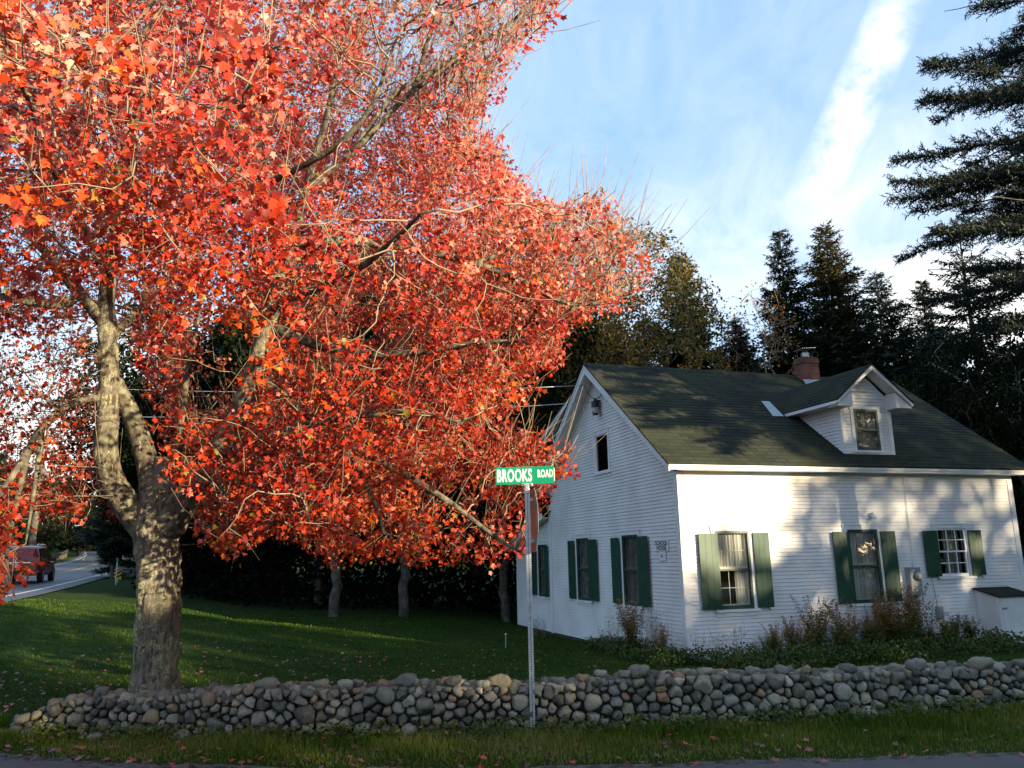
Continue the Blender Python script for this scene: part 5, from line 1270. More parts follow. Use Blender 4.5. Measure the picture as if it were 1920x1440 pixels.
place(B4, 9.7, 31, 1.02, 0, 'thin nearly leafless birch between two spruces over the middle of the ridge', 'tree', GB_)
place(B5, 9.3, 28.5, 1.0, 0, 'small amber leaved tree low above the middle of the ridge', 'tree', GB_)
place(B5, 12.2, 29, .85, 2, 'small amber leaved tree low behind the brick chimney', 'tree', GB_)
GD = 'dark trees standing in shade under the red crown'
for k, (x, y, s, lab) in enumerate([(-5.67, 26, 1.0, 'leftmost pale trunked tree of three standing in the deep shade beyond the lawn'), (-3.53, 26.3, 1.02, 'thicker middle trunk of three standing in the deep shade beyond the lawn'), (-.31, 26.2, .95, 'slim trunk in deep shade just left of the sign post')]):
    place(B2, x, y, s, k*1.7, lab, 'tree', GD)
far = [(-10.6, 35.5, 1.05), (-13.2, 31, .95), (-7.3, 31, 1.1), (-1.5, 32, 1.1), (2.2, 33, 1.0), (5.6, 35, 1.0), (11, 37, .95), (18.5, 27, .75), (22, 27, .8), (25, 33, .9), (-16, 40, 1.0), (-14.5, 35, .75), (15.0, 24.5, .72), (18, 22, .7), (13.5, 27, .66), (27.5, 38, 1), (-5, 34, 1.15), (-10.5, 37, 1.1)]
labs = ['dark leafy tree deep in the wood right of the forked trunk', 'dark leafy tree at the far left corner of the wood by the highway', 'dark leafy tree behind the leftmost of the three shaded trunks', 'dark leafy tree behind the middle shaded trunk and the sign post', 'dark leafy tree behind the gable end wall', 'dark leafy tree behind the left part of the roof', 'dark leafy tree behind the brick chimney', 'low dark tree behind the right end of the roof, nearest the eave', 'low dark tree at the right edge behind the house', 'tall dark leafy tree at the right edge of the wood', 'dark leafy tree behind the fork of the big maple', 'lower dark tree beside the highway, behind the maple trunk', 'dark crown filling the space right of the dormer', 'dark crown beyond the right corner of the house wall', 'dark crown just behind the dormer peak', 'farthest dark tree in the right background', 'dark leafy tree behind the two left shaded trunks', 'tall dark leafy tree seen above the gap in the red crown']
for k, ((x, y, s), lab) in enumerate(zip(far, labs)): place(B2, x, y, s, k*2.1, lab, 'tree', 'dark leafy trees of the wood')
hill = [(-62, 92, .95, 'leafy tree on the hillside at the far left edge above the highway'), (-55, 96, .85, 'leafy tree on the hillside above the parked-looking car roof'), (-50, 104, .9, 'leafy tree on the hillside behind the long guardrail'), (-44, 112, .9, 'leafy tree on the hillside beyond the far end of the long guardrail'), (-70, 104, 1.1, 'tallest leafy tree on the hillside at the left'), (-38, 96, .8, 'leafy tree where the highway disappears behind the maple trunk'), (-34, 76, .8, 'leafy tree right of the highway just left of the maple trunk'), (-28, 64, .8, 'leafy tree behind the maple trunk beside the highway'), (-58, 84, .55, 'low bushy tree behind the guardrail at the left'), (-47, 90, .5, 'low bushy tree behind the middle of the guardrail'), (-40, 104, .6, 'low bushy tree at the bend of the highway')]
for k, (x, y, s, lab) in enumerate(hill): place(B2, x, y, s, k*1.3, lab.replace('parked-looking car', 'car'), 'tree', 'trees on the hillside beyond the highway')
B6 = broadleaf('bare_tree', 27, [((0, 0, 19), (5, 5, 8))], 420, 5, .3, 'dark_leaf', 16, .36, .45, step=.8, spread=.6)
place(B6, -47.2, 80.5, 1, 0, 'tall bare tree with a long dark trunk rising against the sky at the far left', 'tree')
B7 = broadleaf('young_tree', 9.5, [((0, 0, 6.5), (.5, .5, 3))], 40, 3, .1, 'dark_leaf', 17, .06, .85, barkm='twig_bark', step=.4)
place(B7, 14.7, 26.5, 1, 0, 'thin bare sapling trunk standing pale against the dark wood right of the dormer', 'tree')
# undergrowth and far wood read as masses
def mass(name, n, fn, size, mat, label, seed, tint=(.1, .6)):
    rs = np.random.default_rng(seed); C = fn(rs, n); C[:, 2] += terrain(C[:, 0], C[:, 1]); m = len(C)
    V, F, tt = leaves(C, size*rs.uniform(.6, 1.3, m), randdir(m, rs)+np.array([0, -.2, .4]), randdir(m, rs), np.clip(rs.uniform(*tint, m)+.5*(fbm(C*.4, 2)-.4), 0, 1), (OVAL_V, OVAL_F))
    return tag(mesh_np(name, V, [F], MATS[mat], None, {'tint': tt}), label, 'undergrowth', kind='stuff')
def und(rs, n):
    x = rs.uniform(-17, 32, n); y = 29+rs.random(n)**1.2*9-.12*np.clip(x, 0, 30)+np.clip(-x-9, 0, 9)*.9; h = 2.6+1.6*smooth(4, 12, x)+2.8*vnoise(np.stack([x*.35, y*.35, x*0], -1)); return np.column_stack([x, y, rs.random(n)*h])
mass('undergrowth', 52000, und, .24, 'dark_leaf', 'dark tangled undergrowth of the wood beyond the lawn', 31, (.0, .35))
def und2(rs, n):
    t = rs.random(n); y = 40+t*85; x = nearx(y)-13-rs.random(n)*22; h = 1.5+4*vnoise(np.stack([x*.15, y*.15, x*0], -1)); return np.column_stack([x, y, rs.random(n)*h])
mass('undergrowth', 12000, und2, .6, 'dark_leaf', 'dark scrub on the slope beyond the highway guardrail', 32)
def und3(rs, n):
    t = rs.random(n); y = 38+t*45; x = nearx(y)+2.5+rs.random(n)**1.2*9+np.clip(46-y, 0, 8); h = .3+3.0*smooth(40, 52, y)*vnoise(np.stack([x*.3, y*.3, x*0], -1)); return np.column_stack([x, y, rs.random(n)*h])
mass('undergrowth', 9000, und3, .3, 'dark_leaf', 'dark brush between the near side of the highway and the wood', 33, (.1, .5))
def farwood(rs, n):
    x = rs.uniform(-170, 170, n); y = rs.uniform(118, 165, n)+abs(x)*.0; h = 9+6*vnoise(np.stack([x*.08, y*.08, x*0], -1)); return np.column_stack([x, y, rs.random(n)*h])
o = mass('far_woods', 26000, farwood, 1.6, 'dark_leaf', 'dark line of far woods on the skyline', 34); o['category'] = 'woods'

# big spruce whose boughs hang in from the right edge
def bigspruce():
    rs = np.random.default_rng(77); root = empty('spruce', (11.0, 13.6, 0), 0, 'near tall spruce off the right edge, only its dark ragged boughs reaching into the sky', 'conifer'); H = 17
    Pn = [[.02*math.sin(i), .02*math.cos(i), H*i/24] for i in range(25)]; par = list(range(-1, 24)); rr = [max(.02, .24*(1-i/24)) for i in range(25)]
    C, N, T, S_, TI = [], [], [], [], []; z = 6.0; bl = []
    while z < H*.97:
        f = (z-6)/(H-6); m = 4
        for j in range(m): bl.append((z+rs.uniform(-.2, .2), rs.uniform(0, 6.28), (4.3*(1-f)**.6+.3)*rs.uniform(.65, 1.05)))
        z += .62*(1-.3*f)
    # boughs read off the sky on the left side
    for (zz, az, Lb) in [(6.55, 3.22, 4.15), (7.0, 3.35, 4.0), (7.45, 3.0, 3.4), (8.4, 3.3, 3.6), (9.0, 3.05, 3.9), (9.9, 3.3, 3.7), (10.8, 3.1, 3.3), (9.4, 3.45, 3.9), (8.0, 3.1, 3.7), (7.3, 3.6, 3.5), (5.6, 3.25, 3.1), (6.1, 3.7, 3.6), (11.6, 3.4, 3.1)]: bl.append((zz, az, Lb))
    for (z, az, Lb) in bl:
        Lb *= .95
        cx, cy = math.cos(az), math.sin(az); n = int(Lb/.075); t = np.linspace(0, 1, n+1)[1:]; up = rs.uniform(-.08, .10); dr = rs.uniform(.10, .22); sw = rs.normal(0, .12)
        P = np.stack([cx*t*Lb-cy*sw*t*t*Lb, cy*t*Lb+cx*sw*t*t*Lb, z+Lb*(up*t-dr*t*t+.10*t**3)], -1)+np.cumsum(rs.normal(0, .008, (n, 3)), axis=0)
        prev = int(z/H*24); 
        for q in range(0, n, 3): Pn.append(list(P[q])); par.append(prev); prev = len(Pn)-1; rr.append(.028*(1-t[q])*Lb/4+.006)
        c0 = rs.uniform(0, 9)
        for q in range(2, n):
            if vnoise(np.array([[q*.16+c0, c0, 0]]))[0] < .30+.25*(t[q] < .3): continue
            for sd_ in (-1, 1, 0, -1, 1):
                if t[q] < .25 and rs.random() < .55: continue
                l = (Lb*.17*(1.1-t[q])+.14)*rs.uniform(.5, 1.2); d = np.array([cx*.6-cy*sd_*.8, cy*.6+cx*sd_*.8, rs.normal(-.12, .25)+(.45 if not sd_ else 0)]); d /= np.linalg.norm(d)
                b_ = len(Pn); Pn.append(list(P[q]+d*l)); par.append(prev if 0 else -1); rr.append(.003); Pn[-1] = list(P[q]); Pn.append(list(P[q]+d*l*.95)); par.append(len(Pn)-2); rr.append(.002)
                m = int(l/.013)
                for w in range(m):
                    u = w/m; C.append(P[q]+d*l*u); dd = d*.7+randdir(1, rs)[0]*.8; T.append(dd); S_.append(rs.uniform(.045, .08)); N.append(randdir(1, rs)[0]); TI.append(.3+.18*rs.normal())
    C, N, T, S_, TI = map(np.array, (C, N, T, S_, TI))
    TV = np.array([(-.12, 0, 0), (.12, 0, 0), (.08, 1, 0), (-.08, 1, 0)]); TF = np.array([(0, 1, 2, 3)])
    V, F, tt = leaves(C, S_, N, T, np.clip(TI, 0, 1), (TV, TF)); mesh_np('foliage', V, [F], MATS['needles'], root, {'tint': tt}); print('big spruce needles', len(C))
    V, F = tubes(np.array(Pn, float), np.array(par), np.array(rr), 10); mesh_np('trunk', V, [F], MATS['dark_bark'], root, smooth=True)
bigspruce()
# unseen wood behind the viewer, added and outlined to throw the evening shade
def shadewood():
    rs = np.random.default_rng(99); a = R(SUN_AZ); sx, sy = math.sin(a), -math.cos(a); ex, ey = math.cos(a), math.sin(a)
    C = []; n = 90000
    q = rs.uniform(-25, 70, n); dd = rs.uniform(26, 33, n)
    Hh = np.interp(q, [-25, 0, 4, 7.5, 9, 10, 13, 13.8, 15.8, 16.8, 17.6, 20, 24, 30, 50, 70], [8.6, 8.7, 9.7, 9.2, 10.4, 11.8, 11.8, 8.9, 8.9, 11.0, 15.5, 18.5, 19.5, 20, 21, 21])
    Hh = Hh+np.where(q < 13, 1.2, 2.4)*(vnoise(np.stack([q*.8, q*0, q*0], -1))-.5)+1.2*(vnoise(np.stack([q*3, q*0+5, q*0], -1))-.5)
    z = rs.random(n)*21; k = z < Hh; q, dd, z, Hh = q[k], dd[k], z[k], Hh[k]
    g = fbm(np.stack([q*1.3, dd*.15, z*1.3], -1), 3); th_ = np.where((q > 15.9) & (q < 26) & (z > 9.2), 9., np.interp(z, [0, 7.0, 9.5, 20], [.05, .1, .29, .29])); k = (g > th_); q, dd, z = q[k], dd[k], z[k]
    n = 21000; q2 = rs.uniform(15.9, 26, n); z2 = rs.uniform(9.2, 20, n); d2 = rs.uniform(26, 33, n); H2 = np.interp(q2, [15.9, 16.8, 17.6, 20, 24, 26], [9.5, 11.5, 15.5, 18.5, 19.5, 20])+1.5*(vnoise(np.stack([q2*1.5, q2*0, q2*0], -1))-.5)
    g2 = fbm(np.stack([q2*.9+3, q2*0, z2*.9], -1), 3); k = (z2 < H2) & (rs.random(n) < np.clip((g2-.24)*5, .15, 1)); s_ = np.r_[.75*rs.uniform(.6, 1.3, len(q)), .30*rs.uniform(.6, 1.3, int(k.sum()))]
    q, z, dd = np.r_[q, q2[k]], np.r_[z, z2[k]], np.r_[dd, d2[k]]
    C = np.stack([sx*dd+ex*q, sy*dd+ey*q, z], -1); m = len(C)
    V, F, tt = leaves(C, s_, randdir(m, rs), randdir(m, rs), rs.uniform(0, .8, m), (OVAL_V, OVAL_F))
    tag(mesh_np('shade_woods', V, [F], MATS['dark_leaf'], None, {'tint': tt}), 'unseen wood behind the viewer, shaped to shade the wall and lawn', 'woods', kind='stuff')
shadewood()
# ---------------------------------------------------------------- grass, litter
def blades(name, x, y, h, w, mat, label, rs, cat='grass', tlo=0, thi=.9, lean=.5, zf=None):
    n = len(x); z = terrain(x, y)-.005; a = rs.uniform(0, 6.283, n); b = rs.uniform(0, 6.283, n); l = h*rs.uniform(.1, lean, n)
    dx, dy = np.cos(a)*w/2, np.sin(a)*w/2; lx, ly = np.cos(b)*l, np.sin(b)*l
    V = np.stack([np.stack([x-dx, y-dy, z], -1), np.stack([x+dx, y+dy, z], -1), np.stack([x+dx*.7+lx*.35, y+dy*.7+ly*.35, z+h*.6], -1), np.stack([x-dx*.7+lx*.35, y-dy*.7+ly*.35, z+h*.6], -1), np.stack([x+lx, y+ly, z+h], -1)], 1).reshape(-1, 3)
    i = np.arange(n)[:, None]*5; F4 = i+np.array([[0, 1, 2, 3]]); F3 = i+np.array([[3, 2, 4]])
    patch = fbm(np.stack([x*1.3, y*2.2, x*0], -1), 3); t = np.clip(tlo+(thi-tlo)*(.25+.9*(patch-.25)+rs.normal(0, .16, n)), 0, 1)
    t = np.where(rs.random(n) < .02, rs.uniform(.9, 1, n), t)
    return tag(mesh_np(name, V, [F4, F3], MATS[mat], None, {'tint': np.repeat(t, 5)}), label, cat, kind='stuff')
rg = np.random.default_rng(55)
WYV = np.vectorize(wy)
n = 62000; x = rg.uniform(-7.5, 7.6, n); e = sideedge(x)+.08+.06*(fbm(np.stack([x*5, x*0, x*0], -1), 3)-.45); t = rg.random(n); wyy = np.interp(x, _xs, _ysm, ); y = e+(wyy+.10-e)*t
k = (rg.random(n) < .12+.88*smooth(0, .30, t)+0) ; x, y, t = x[k], y[k], t[k]
cl = fbm(np.stack([x*2.6, y*2.6, x*0], -1), 3); h = (.030+.075*smooth(.1, .8, t))*(.55+1.5*np.clip(cl-.22, 0, 1))*rg.uniform(.6, 1.3, len(x))
h = h*(1-.35*smooth(.75, .95, t))+.02*smooth(.80, .98, t)*rg.random(len(x))
blades('grass', x, y, h, .007, 'grass_blade', 'shaggy green grass of the verge between the side road and the stone wall', rg, thi=1.3, tlo=.25)
n = 150000; y = 8.7+(rg.random(n)**1.7)*18; x = rg.uniform(-1, 1, n)*(y*.72)-1.0; k = ~((x > 3.0-(y-15.6)*.33) & (y > 15.2)); x, y = x[k], y[k]
blades('grass', x, y, rg.uniform(.025, .06, len(x))*(.6+.8*fbm(np.stack([x, y, x*0], -1), 2)), .006+.0011*(y-8), 'grass_blade', 'short green lawn grass behind the stone wall', rg, tlo=0, thi=.75)
# fallen leaves
def litter(n, xy, label, size=.06):
    x, y = xy; z = terrain(x, y)+rg.uniform(.012, .05, len(x)); C = np.stack([x, y, z], -1); m = len(C)
    V, F, tt = leaves(C, size*rg.uniform(.6, 1.15, m), randdir(m, rg)*.45+np.array([0, 0, 1]), randdir(m, rg)*np.array([1, 1, .2]), np.clip(rg.beta(1.3, 1.6, m), 0, 1), (LEAF_V, LEAF_F))
    tag(mesh_np('fallen_leaves', V, [F], MATS['litter_leaf'], None, {'tint': tt}), label, 'fallen leaves', kind='stuff')
x = rg.uniform(-6.5, 6.5, 760); t = rg.beta(.75, 1.2, 760); y = sideedge(x)-.12+(np.interp(x, _xs, _ysm)-sideedge(x))*t; k = rg.random(760) < np.clip(.75-.10*x, .2, 1); litter(0, (x[k], y[k]), 'red and brown maple leaves fallen along the road edge and verge')
y = 8.9+rg.random(1500)**1.5*9; x = rg.uniform(-7.5, 3, 1500); k = rg.random(1500) < np.clip((2.5-abs(x+2.2)*.3), .1, 1); litter(0, (x[k], y[k]), 'scattered fallen maple leaves on the lawn under the big maple', .065)
# small weeds at the wall foot
xw = rg.uniform(-4.6, 6.5, 320); yw = np.interp(xw, _xs, _ysm)+rg.uniform(-.28, .05, 320); C = []
for x0, y0 in zip(xw, yw):
    m = rg.integers(8, 22); C.append(np.column_stack([x0+rg.normal(0, .035, m), y0+rg.normal(0, .03, m), rg.uniform(.02, .15, m)]))
C = np.vstack(C); m = len(C); V, F, tt = leaves(C, rg.uniform(.025, .055, m), randdir(m, rg)*.7+np.array([0, -.2, 1]), randdir(m, rg), np.clip(rg.normal(.28, .12, m), 0, 1), (OVAL_V, OVAL_F))
tag(mesh_np('ground_weeds', V, [F], MATS['weed_leaf'], None, {'tint': tt}), 'low leafy weeds along the foot of the stone wall', 'weeds', kind='stuff')
# green cover at the foot of the house and behind the wall
C = []
for i in range(480):
    if i < 300: u = rg.uniform(-.1, 6.9); v = -rg.uniform(.35, 1.7); w = .10+.26*rg.random()
    else: u = -rg.uniform(.15, .8); v = rg.uniform(-.6, 3.2); w = .08+.2*rg.random()
    p = hw(u, v, 0); z = float(terrain(np.array([p.x]), np.array([p.y]))[0]); m = 36; C.append(np.column_stack([p.x+rg.normal(0, .12, m), p.y+rg.normal(0, .12, m), z+w*rg.random(m)]))
C = np.vstack(C); m = len(C); V, F, tt = leaves(C, rg.uniform(.03, .075, m), randdir(m, rg)+np.array([0, -.2, .5]), randdir(m, rg)+np.array([0, 0, .4]), np.clip(.10+.50*(fbm(C*1.6, 2)-.2)+rg.normal(0, .08, m), 0, .6), (OVAL_V, OVAL_F))
tag(mesh_np('ground_cover', V, [F], MATS['weed_leaf'], None, {'tint': tt}), 'low green ground cover in the bed at the foot of the house', 'ground cover', kind='stuff')

# ---------------------------------------------------------------- garden plants along the house
def weed(name, H, kind, seed):
    rs = np.random.default_rng(seed); root = empty(name, (0, 0, 0)); Pn, par, rr = [], [], []; C, N, T, S_, TI = [], [], [], [], []; C2, N2, T2, S2_, TI2 = [], [], [], [], []
    ns = {'plume': 22, 'twiggy': 14, 'bushy': 34}[kind]
    for s in range(ns):
        hh = H*rs.uniform(.55, 1.0); a = rs.uniform(0, 6.28); r0 = rs.uniform(0, .12); sp = rs.uniform(.02, .38)*hh; x0, y0 = math.cos(a)*r0, math.sin(a)*r0; n = int(hh/.045); prev = -1
        for i in range(n+1):
            t = i/n; p = np.array([x0+math.cos(a)*sp*t*t, y0+math.sin(a)*sp*t*t, hh*t*(1-.04*t)])+rs.normal(0, .003, 3); Pn.append(p); par.append(prev); prev = len(Pn)-1; rr.append(.0035*(1-t)+.0012)
            if kind == 'twiggy':
                if t > .25 and rs.random() < .6:
                    d = randdir(1, rs)[0]*.7+np.array([0, 0, .6]); l = rs.uniform(.05, .16); Pn.append(p+d*l); par.append(prev); rr.append(.001); m = rs.integers(1, 4)
                    for _ in range(m): C.append(p+d*l+rs.normal(0, .012, 3)); N.append(randdir(1, rs)[0]); T.append(randdir(1, rs)[0]); S_.append(rs.uniform(.018, .042)); TI.append(rs.random())
                if t < .4 and rs.random() < .5: C.append(p); N.append([rs.normal(0, .5), rs.normal(0, .5), 1]); T.append(randdir(1, rs)[0]); S_.append(rs.uniform(.03, .05)); TI.append(rs.uniform(.1, .6))
            else:
                m = 4 if kind == 'plume' else 6
                if t > .08 and t < (.86 if kind == 'plume' else 1):
                    for _ in range(m):
                        d = randdir(1, rs)[0]; d[2] = abs(d[2])*.4-.05; C.append(p+d*.01); T.append(d); N.append([rs.normal(0, .4), rs.normal(0, .4), 1]); S_.append(rs.uniform(.04, .085)*(1.15-.5*t)); TI.append(np.clip((.12+.62*t if kind == 'plume' else .15+.35*t)+rs.normal(0, .14), 0, 1))
                if kind == 'plume' and t > .62:
                    for _ in range(9):
                        l = (1.05-t)*.22; d = randdir(1, rs)[0]; C2.append(p+d*l*rs.random()*np.array([1, 1, .6])+np.array([0, 0, .01])); N2.append(randdir(1, rs)[0]); T2.append(d+np.array([0, 0, .5])); S2_.append(rs.uniform(.012, .03)); TI2.append(rs.random())
    Pn = np.array(Pn); V, F = tubes(Pn, np.array(par), np.array(rr)); mesh_np('stem', V, [F], MATS['twig_bark' if kind != 'bushy' else 'dark_bark'], root)
    if C: V, F, tt = leaves(np.array(C), np.array(S_), np.array(N), np.array(T), np.array(TI), (OVAL_V*np.array([.7, 1, 1]), OVAL_F)); mesh_np('foliage', V, [F], MATS['dry_seed' if kind == 'twiggy' else 'weed_leaf'], root, {'tint': tt})
    if C2: V, F, tt = leaves(np.array(C2), np.array(S2_), np.array(N2), np.array(T2), np.array(TI2), (OVAL_V, OVAL_F)); mesh_np('seed_head', V, [F], MATS['rust_seed' if kind == 'plume' else 'dry_seed'], root, {'tint': tt})
    return root
leafmat('rust_seed', [(0, (.10, .06, .025)), (.5, (.28, .13, .045)), (1, (.44, .17, .07))], trans=.2)
PR = {k: [weed({'plume': 'goldenrod', 'twiggy': 'aster', 'bushy': 'shrub'}[k], 1.0, k, s) for s in ss] for k, ss in (('plume', (1, 2)), ('twiggy', (3, 4)), ('bushy', (5,)))}
plist = [(4.62, 15.45, .5, 'bushy', 'low green bush in front of the first front window'), (5.35, 15.7, .5, 'bushy', 'low green bush between the first window and the tall red tipped plant'), (6.05, 15.9, .55, 'bushy', 'olive bush at the foot of the tall red tipped plant'), (6.75, 16.15, .6, 'bushy', 'green bush under the second front window'), (7.45, 16.35, .7, 'bushy', 'large olive bush left of the meter conduit'),
 (3.25, 15.16, .48, 'twiggy', 'spindly dark plant nearest the front corner of the house'), (3.61, 15.28, .52, 'twiggy', 'spindly dark plant under the left shutter of the first front window'), (4.04, 15.42, .56, 'twiggy', 'spindly dry plant under the middle of the first front window'), (4.4, 15.54, .42, 'twiggy', 'short dry plant under the right shutter of the first front window'),
 (4.8, 15.68, .56, 'plume', 'short rusty plumed plant right of the first front window'), (5.11, 15.78, .66, 'plume', 'mid height rusty plant left of the tallest red tipped one'), (5.63, 15.95, .96, 'plume', 'tall red tipped plume plant midway between the two large front windows'), (5.98, 16.07, .55, 'twiggy', 'thin grey stemmed plant right of the tall red tipped one'), (6.31, 16.18, .84, 'plume', 'olive and rust plume plant under the left shutter of the second window'),
 (6.65, 16.29, .68, 'twiggy', 'sparse stemmed plant under the second window pane'), (6.96, 16.4, .80, 'plume', 'green and orange plume plant under the right part of the second window'), (7.32, 16.52, 1.0, 'plume', 'tall plume plant with red tip left of the meter conduit'), (7.75, 16.66, 1.1, 'plume', 'tallest dense plume plant right in front of the meter conduit'), (8.21, 16.81, 1.0, 'twiggy', 'tall feathery grey plant left of the telephone box'),
 (8.47, 16.9, .66, 'twiggy', 'thin twiggy plant under the telephone box'), (8.75, 17.0, .62, 'bushy', 'olive leafy bush right of the telephone box'), (9.12, 17.1, .58, 'bushy', 'yellowish olive leafy bush, the rightmost before the cellar bulkhead'), (8.45, 16.62, .5, 'bushy', 'low dark olive bush in front of the telephone box'), (7.95, 16.4, .45, 'bushy', 'low green bush at the foot of the tallest plume plant'),
 (1.84, 18.19, .48, 'twiggy', 'spindly plant below the far shutter of the nearer gable end window'), (2.02, 17.66, .66, 'twiggy', 'spindly dark plant below the middle of the nearer gable end window'), (2.30, 16.75, .96, 'plume', 'tall brown plume plant against the gable wall'), (2.52, 16.17, .86, 'twiggy', 'dark berried stems right of the brown plume on the gable wall'), (2.66, 15.65, .58, 'plume', 'small yellow brown plant on the gable wall near the corner'), (2.74, 15.3, .5, 'twiggy', 'small twiggy plant at the gable side of the house corner'),
 (.48, 22.1, .5, 'twiggy', 'small dark bush at the far end of the gable side wall'), (.66, 21.5, .45, 'twiggy', 'small twiggy plant below the lean-to window')]
used = set()
for i, (x, y, h, kd, lab) in enumerate(plist):
    p_ = PR[kd][i % len(PR[kd])]
    o = p_ if p_ not in used else copy_tree(p_); used.add(p_)
    o.location = (x, y, float(terrain(np.array([x]), np.array([y]))[0])-.03); o.scale = (h*1.35, h*1.35, h*1.22); o.rotation_euler = (0, 0, i*1.9)
    tag(o, lab, 'plant', 'plants growing along the foot of the house')
for k_ in PR:
    for p_ in PR[k_]:
        if p_ not in used:
            for c_ in kids(p_): bpy.data.objects.remove(c_)
            bpy.data.objects.remove(p_)

# ---------------------------------------------------------------- highway furniture
def zt(x, y): return float(terrain(np.array([x]), np.array([y]))[0])
pmat('weathered_rail', rough=.6, metal=.3, fn=speckle((.03, .03, .03), (.07, .068, .065), 6, bs=.2, bd=.01))
pmat('marker_yellow', rough=.4, color=(.75, .42, .02)); pmat('marker_black', rough=.5, color=(.01, .01, .01)); pmat('teal_paint', rough=.6, color=(.015, .10, .09))
pmat('post_wood', rough=.9, fn=speckle((.05, .04, .03), (.11, .09, .07), 8, bs=.4, bd=.01))
def guardrail(pts, label, hgt=.70, zoff=0):
    pts = [Vector((x, y, 0)) for x, y in pts]; root = empty('guardrail', (pts[0].x, pts[0].y, zt(pts[0].x, pts[0].y)), 0, label, 'guardrail'); O_ = root.location
    prof = [(-.01, -.155), (.05, -.11), (.05, -.06), (0, -.02), (0, .02), (.05, .06), (.05, .11), (-.01, .155)]; V, F = [], []
    Q = []
    for a, b_ in zip(pts, pts[1:]):
        m = max(1, int((b_-a).length/1.0)); Q += [a.lerp(b_, i/m) for i in range(m)]
    Q.append(pts[-1])
    for i, q in enumerate(Q):
        t = (Q[min(i+1, len(Q)-1)]-Q[max(i-1, 0)]).normalized(); nrm = Vector((t.y, -t.x, 0)); z = max(zt(q.x, q.y), roadz(q.y)-.1)+hgt
        for (o_, dz) in prof: V.append((q.x+nrm.x*o_-O_.x, q.y+nrm.y*o_-O_.y, z+dz-O_.z))
    k = len(prof)
    for i in range(len(Q)-1):
        for j in range(k-1): F.append((i*k+j, i*k+j+1, (i+1)*k+j+1, (i+1)*k+j))
    mesh_np('rail', np.array(V), [np.array(F)], MATS['weathered_rail'], root)
    for i in range(0, len(Q), 2):
        q = Q[i]; t = (Q[min(i+1, len(Q)-1)]-Q[max(i-1, 0)]).normalized(); nrm = Vector((t.y, -t.x, 0)); q2 = q-nrm*.10; z = zt(q2.x, q2.y)-O_.z; top = max(zt(q.x, q.y), roadz(q.y)-.1)+hgt+.16-O_.z
        b = MB(); b.box((q2.x-O_.x-.07, q2.y-O_.y-.07, z-.3), (q2.x-O_.x+.07, q2.y-O_.y+.07, top)); b.build('post', MATS['post_wood'], root)
    return root
yy_ = np.arange(66, 119, 3.); P = offset_line(ys, 9.3); gx_ = np.interp(yy_, P[:, 1], P[:, 0]); guardrail(list(zip(gx_, yy_)), 'long dark guardrail along the far side of the highway', .7)
P = offset_line(ys, -1.7); yy_ = np.arange(44, 62, 2.); gx_ = np.interp(yy_, P[:, 1], P[:, 0]); guardrail([(-18.9, 41.6), (-19.9, 42.2), (-20.9, 43.2)]+list(zip(gx_, yy_)), 'short black guardrail end curving beside the big maple trunk', .62)
mk = empty('hazard_marker', (-19.45, 40.6, zt(-19.45, 40.6)), R(26), 'small yellow and black diagonally striped marker board at the guardrail end', 'road marker')
b = MB(); b.box((-.03, -.02, -.2), (.03, .02, .75)); b.build('post', MATS['galvanised'], mk)
b = MB(); b.box((-.17, -.035, .16), (.17, -.022, .66)); bd_ = b.build('board', MATS['marker_yellow'], mk)
for k in range(3):
    z = .13+.19*k; b = MB(); poly = [(-.17, z+.0), (.17, z+.20), (.17, z+.30), (-.17, z+.10)]; poly = [(x, min(.66, max(.16, q))) for x, q in poly]; b.prism(poly, 1, -.038, -.0355); b.build('stripe', MATS['marker_black'], bd_)
dl = empty('delineator_post', (-18.5, 38.5, zt(-18.5, 38.5)), 0, 'thin grey roadside post with a teal tip left of the big maple trunk', 'post')
b = MB(); b.tube([(0, 0, -.2), (0, 0, 1.16)], .032, 8); b.build('post', MATS['galvanised'], dl); b = MB(); b.box((-.06, -.035, 1.02), (.06, -.033, 1.2)); b.tube([(0, 0, 1.161), (0, 0, 1.24)], .04, 8); b.build('tip', MATS['teal_paint'], dl)
sk = empty('garden_stake', (-.26, 18.6, zt(-.26, 18.6)), 0, 'thin short stake with a pale tip standing alone on the dark lawn', 'stake')
b = MB(); b.tube([(0, 0, -.1), (.01, 0, .27)], .012, 7); b.build('stake', MATS['galvanised'], sk); b = MB(); b.lathe([(.0, .272), (.022, .28), (.022, .305), (.0, .315)], (.01, 0, 0), 2, 10); b.build('tip', MATS['white_trim'], sk)

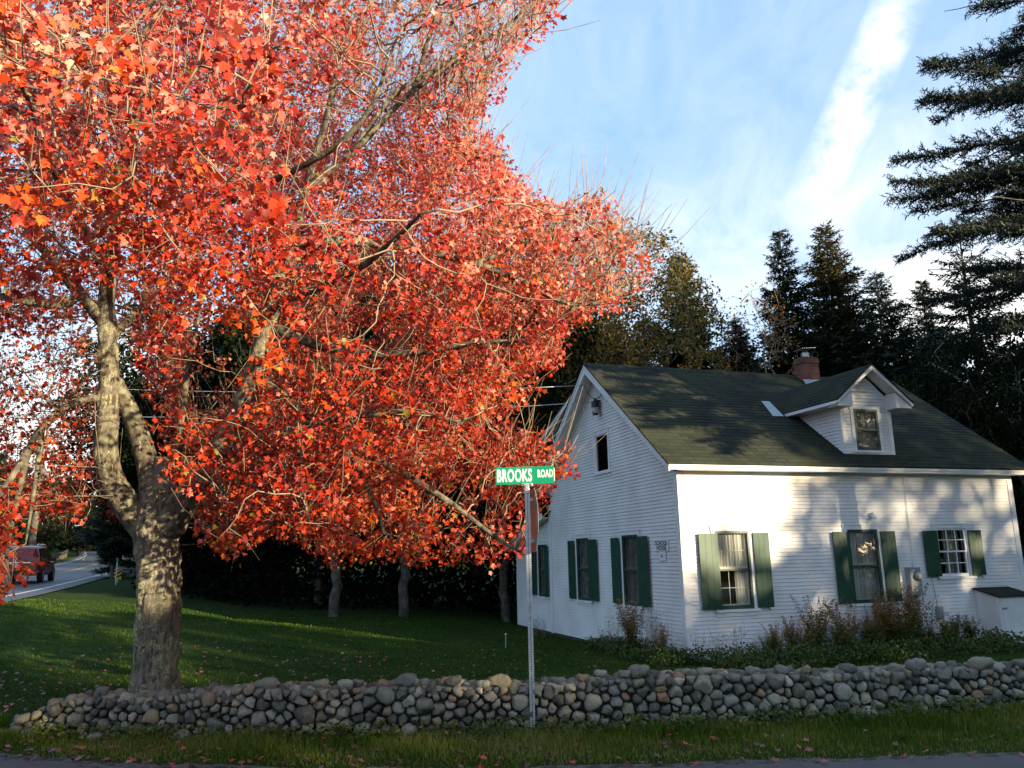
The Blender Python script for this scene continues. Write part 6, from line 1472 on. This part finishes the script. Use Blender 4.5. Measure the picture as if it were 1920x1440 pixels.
# ---------------------------------------------------------------- the car on the highway
pmat('car_paint', rough=.28, color=(.20, .012, .012)); pmat('car_glass', rough=.06, color=(.012, .014, .016), spec=.8); pmat('tyre', rough=.85, color=(.012, .012, .012)); pmat('rim', rough=.3, metal=.8, color=(.4, .4, .42)); pmat('tail_red', rough=.2, color=(.35, .01, .01)); pmat('chrome', rough=.15, metal=1, color=(.6, .6, .6)); pmat('plastic_dark', rough=.6, color=(.02, .02, .02))
def car():
    x, y = float(np.interp(41.2, offset_line(ys, 2.2)[:, 1], offset_line(ys, 2.2)[:, 0])), 41.2
    root = empty('car', (x, y, float(roadz(y))+.014), R(20), 'dark red sport utility vehicle driving away on the highway, half hidden by maple leaves', 'car')
    st = [(-2.32, .80, .62, .98, .95), (-2.28, .90, .66, 1.30, 1.0), (-2.10, .93, .70, 1.62, 1.02), (-1.9, .94, .73, 1.70, 1.02), (-.9, .95, .74, 1.76, 1.0), (.15, .95, .73, 1.74, .98), (.55, .95, .71, 1.62, .97), (1.15, .94, .74, 1.12, .97), (1.9, .90, .72, .98, .90), (2.25, .80, .62, .82, .76), (2.33, .70, .55, .70, .66)]
    V, F = [], []; zb = .34
    for (yy, wb, wr, zr, bl) in st:
        bl = min(bl, zr-.03); half = [(wb*.90, zb), (wb*.99, zb+.18), (wb, (zb+bl)/2), (wb*.985, bl), (wr+.03, zr-.10 if zr-bl > .25 else (zr+bl)/2), (wr*.93, zr-.02), (wr*.5, zr)]
        V += [(x_, yy, z_) for x_, z_ in half]+[(-x_, yy, z_) for x_, z_ in half[::-1]]
    k = 14
    for i in range(len(st)-1):
        for j in range(k): F.append((i*k+j, i*k+(j+1) % k, (i+1)*k+(j+1) % k, (i+1)*k+j))
    b = MB(); b.add(V, F+[tuple(range(k-1, -1, -1)), tuple((len(st)-1)*k+j for j in range(k))]); body = b.build('body', MATS['car_paint'], root, smooth=False, bevel=.02)
    g = MB(); g.add([(-.66, -2.235, 1.06), (.66, -2.235, 1.06), (.60, -2.075, 1.58), (-.60, -2.075, 1.58)], [(0, 1, 2, 3)]); g.v = [(a, b_-.035, c) for a, b_, c in g.v]; g.build('rear_window', MATS['car_glass'], root)
    g = MB(); g.add([(-.74, 1.17, 1.13), (.74, 1.17, 1.13), (.62, .56, 1.60), (-.62, .56, 1.60)], [(0, 1, 2, 3)]); g.v = [(a, b_+.03, c+.03) for a, b_, c in g.v]; g.build('windscreen', MATS['car_glass'], root)
    for s in (-1, 1):
        for (y0, y1, y2, y3) in ((-2.05, -1.25, -1.28, -1.88), (-1.18, -.30, -.30, -1.18), (-.22, .86, .42, -.22)):
            g = MB(); g.add([(s*.958, y0, 1.04), (s*.958, y1, 1.04), (s*.785, y2, 1.60), (s*.785, y3, 1.60)], [(0, 1, 2, 3)]); g.build('side_window', MATS['car_glass'], root)
        t = MB(); t.box((s*.62, -2.33, .88), (s*.92, -2.24, 1.18)); t.build('tail_light', MATS['tail_red'], root)
        r_ = MB(); r_.tube([(s*.66, -1.8, 1.74), (s*.66, -1.6, 1.81), (s*.67, .1, 1.81), (s*.66, .3, 1.75)], .022, 6); r_.build('roof_rail', MATS['chrome'], root)
        m = MB(); m.box((s*.96, .62, 1.02), (s*1.13, .74, 1.18)); m.build('mirror', MATS['plastic_dark'], root, bevel=.03)
        h = MB(); h.box((s*.60, 2.20, .68), (s*.82, 2.30, .80)); h.build('headlight', MATS['chrome'], root)
        for yy in (-1.42, 1.42):
            w = MB(); w.lathe([(.22, -.11), (.34, -.11), (.365, -.07), (.365, .07), (.34, .11), (.22, .11)], (s*.86, yy, .365), 0, 22); wo = w.build('wheel', MATS['tyre'], root, smooth=False)
            w = MB(); w.lathe([(.04, -.02), (.21, -.01), (.22, .05), (.22, .113), (.2, .118)], (s*.86, yy, .365), 0, 14); w.build('rim', MATS['rim'], wo)
    b = MB(); b.box((-.90, -2.40, .36), (.90, -2.25, .60)); b.build('bumper', MATS['plastic_dark'], root, bevel=.03)
    b = MB(); b.box((-.17, -2.345, .74), (.17, -2.33, .88)); b.build('number_plate', MATS['white_trim'], root)
    b = MB(); b.box((-.55, -2.345, .93), (.55, -2.32, .97)); b.build('trim_strip', MATS['chrome'], root)
car()
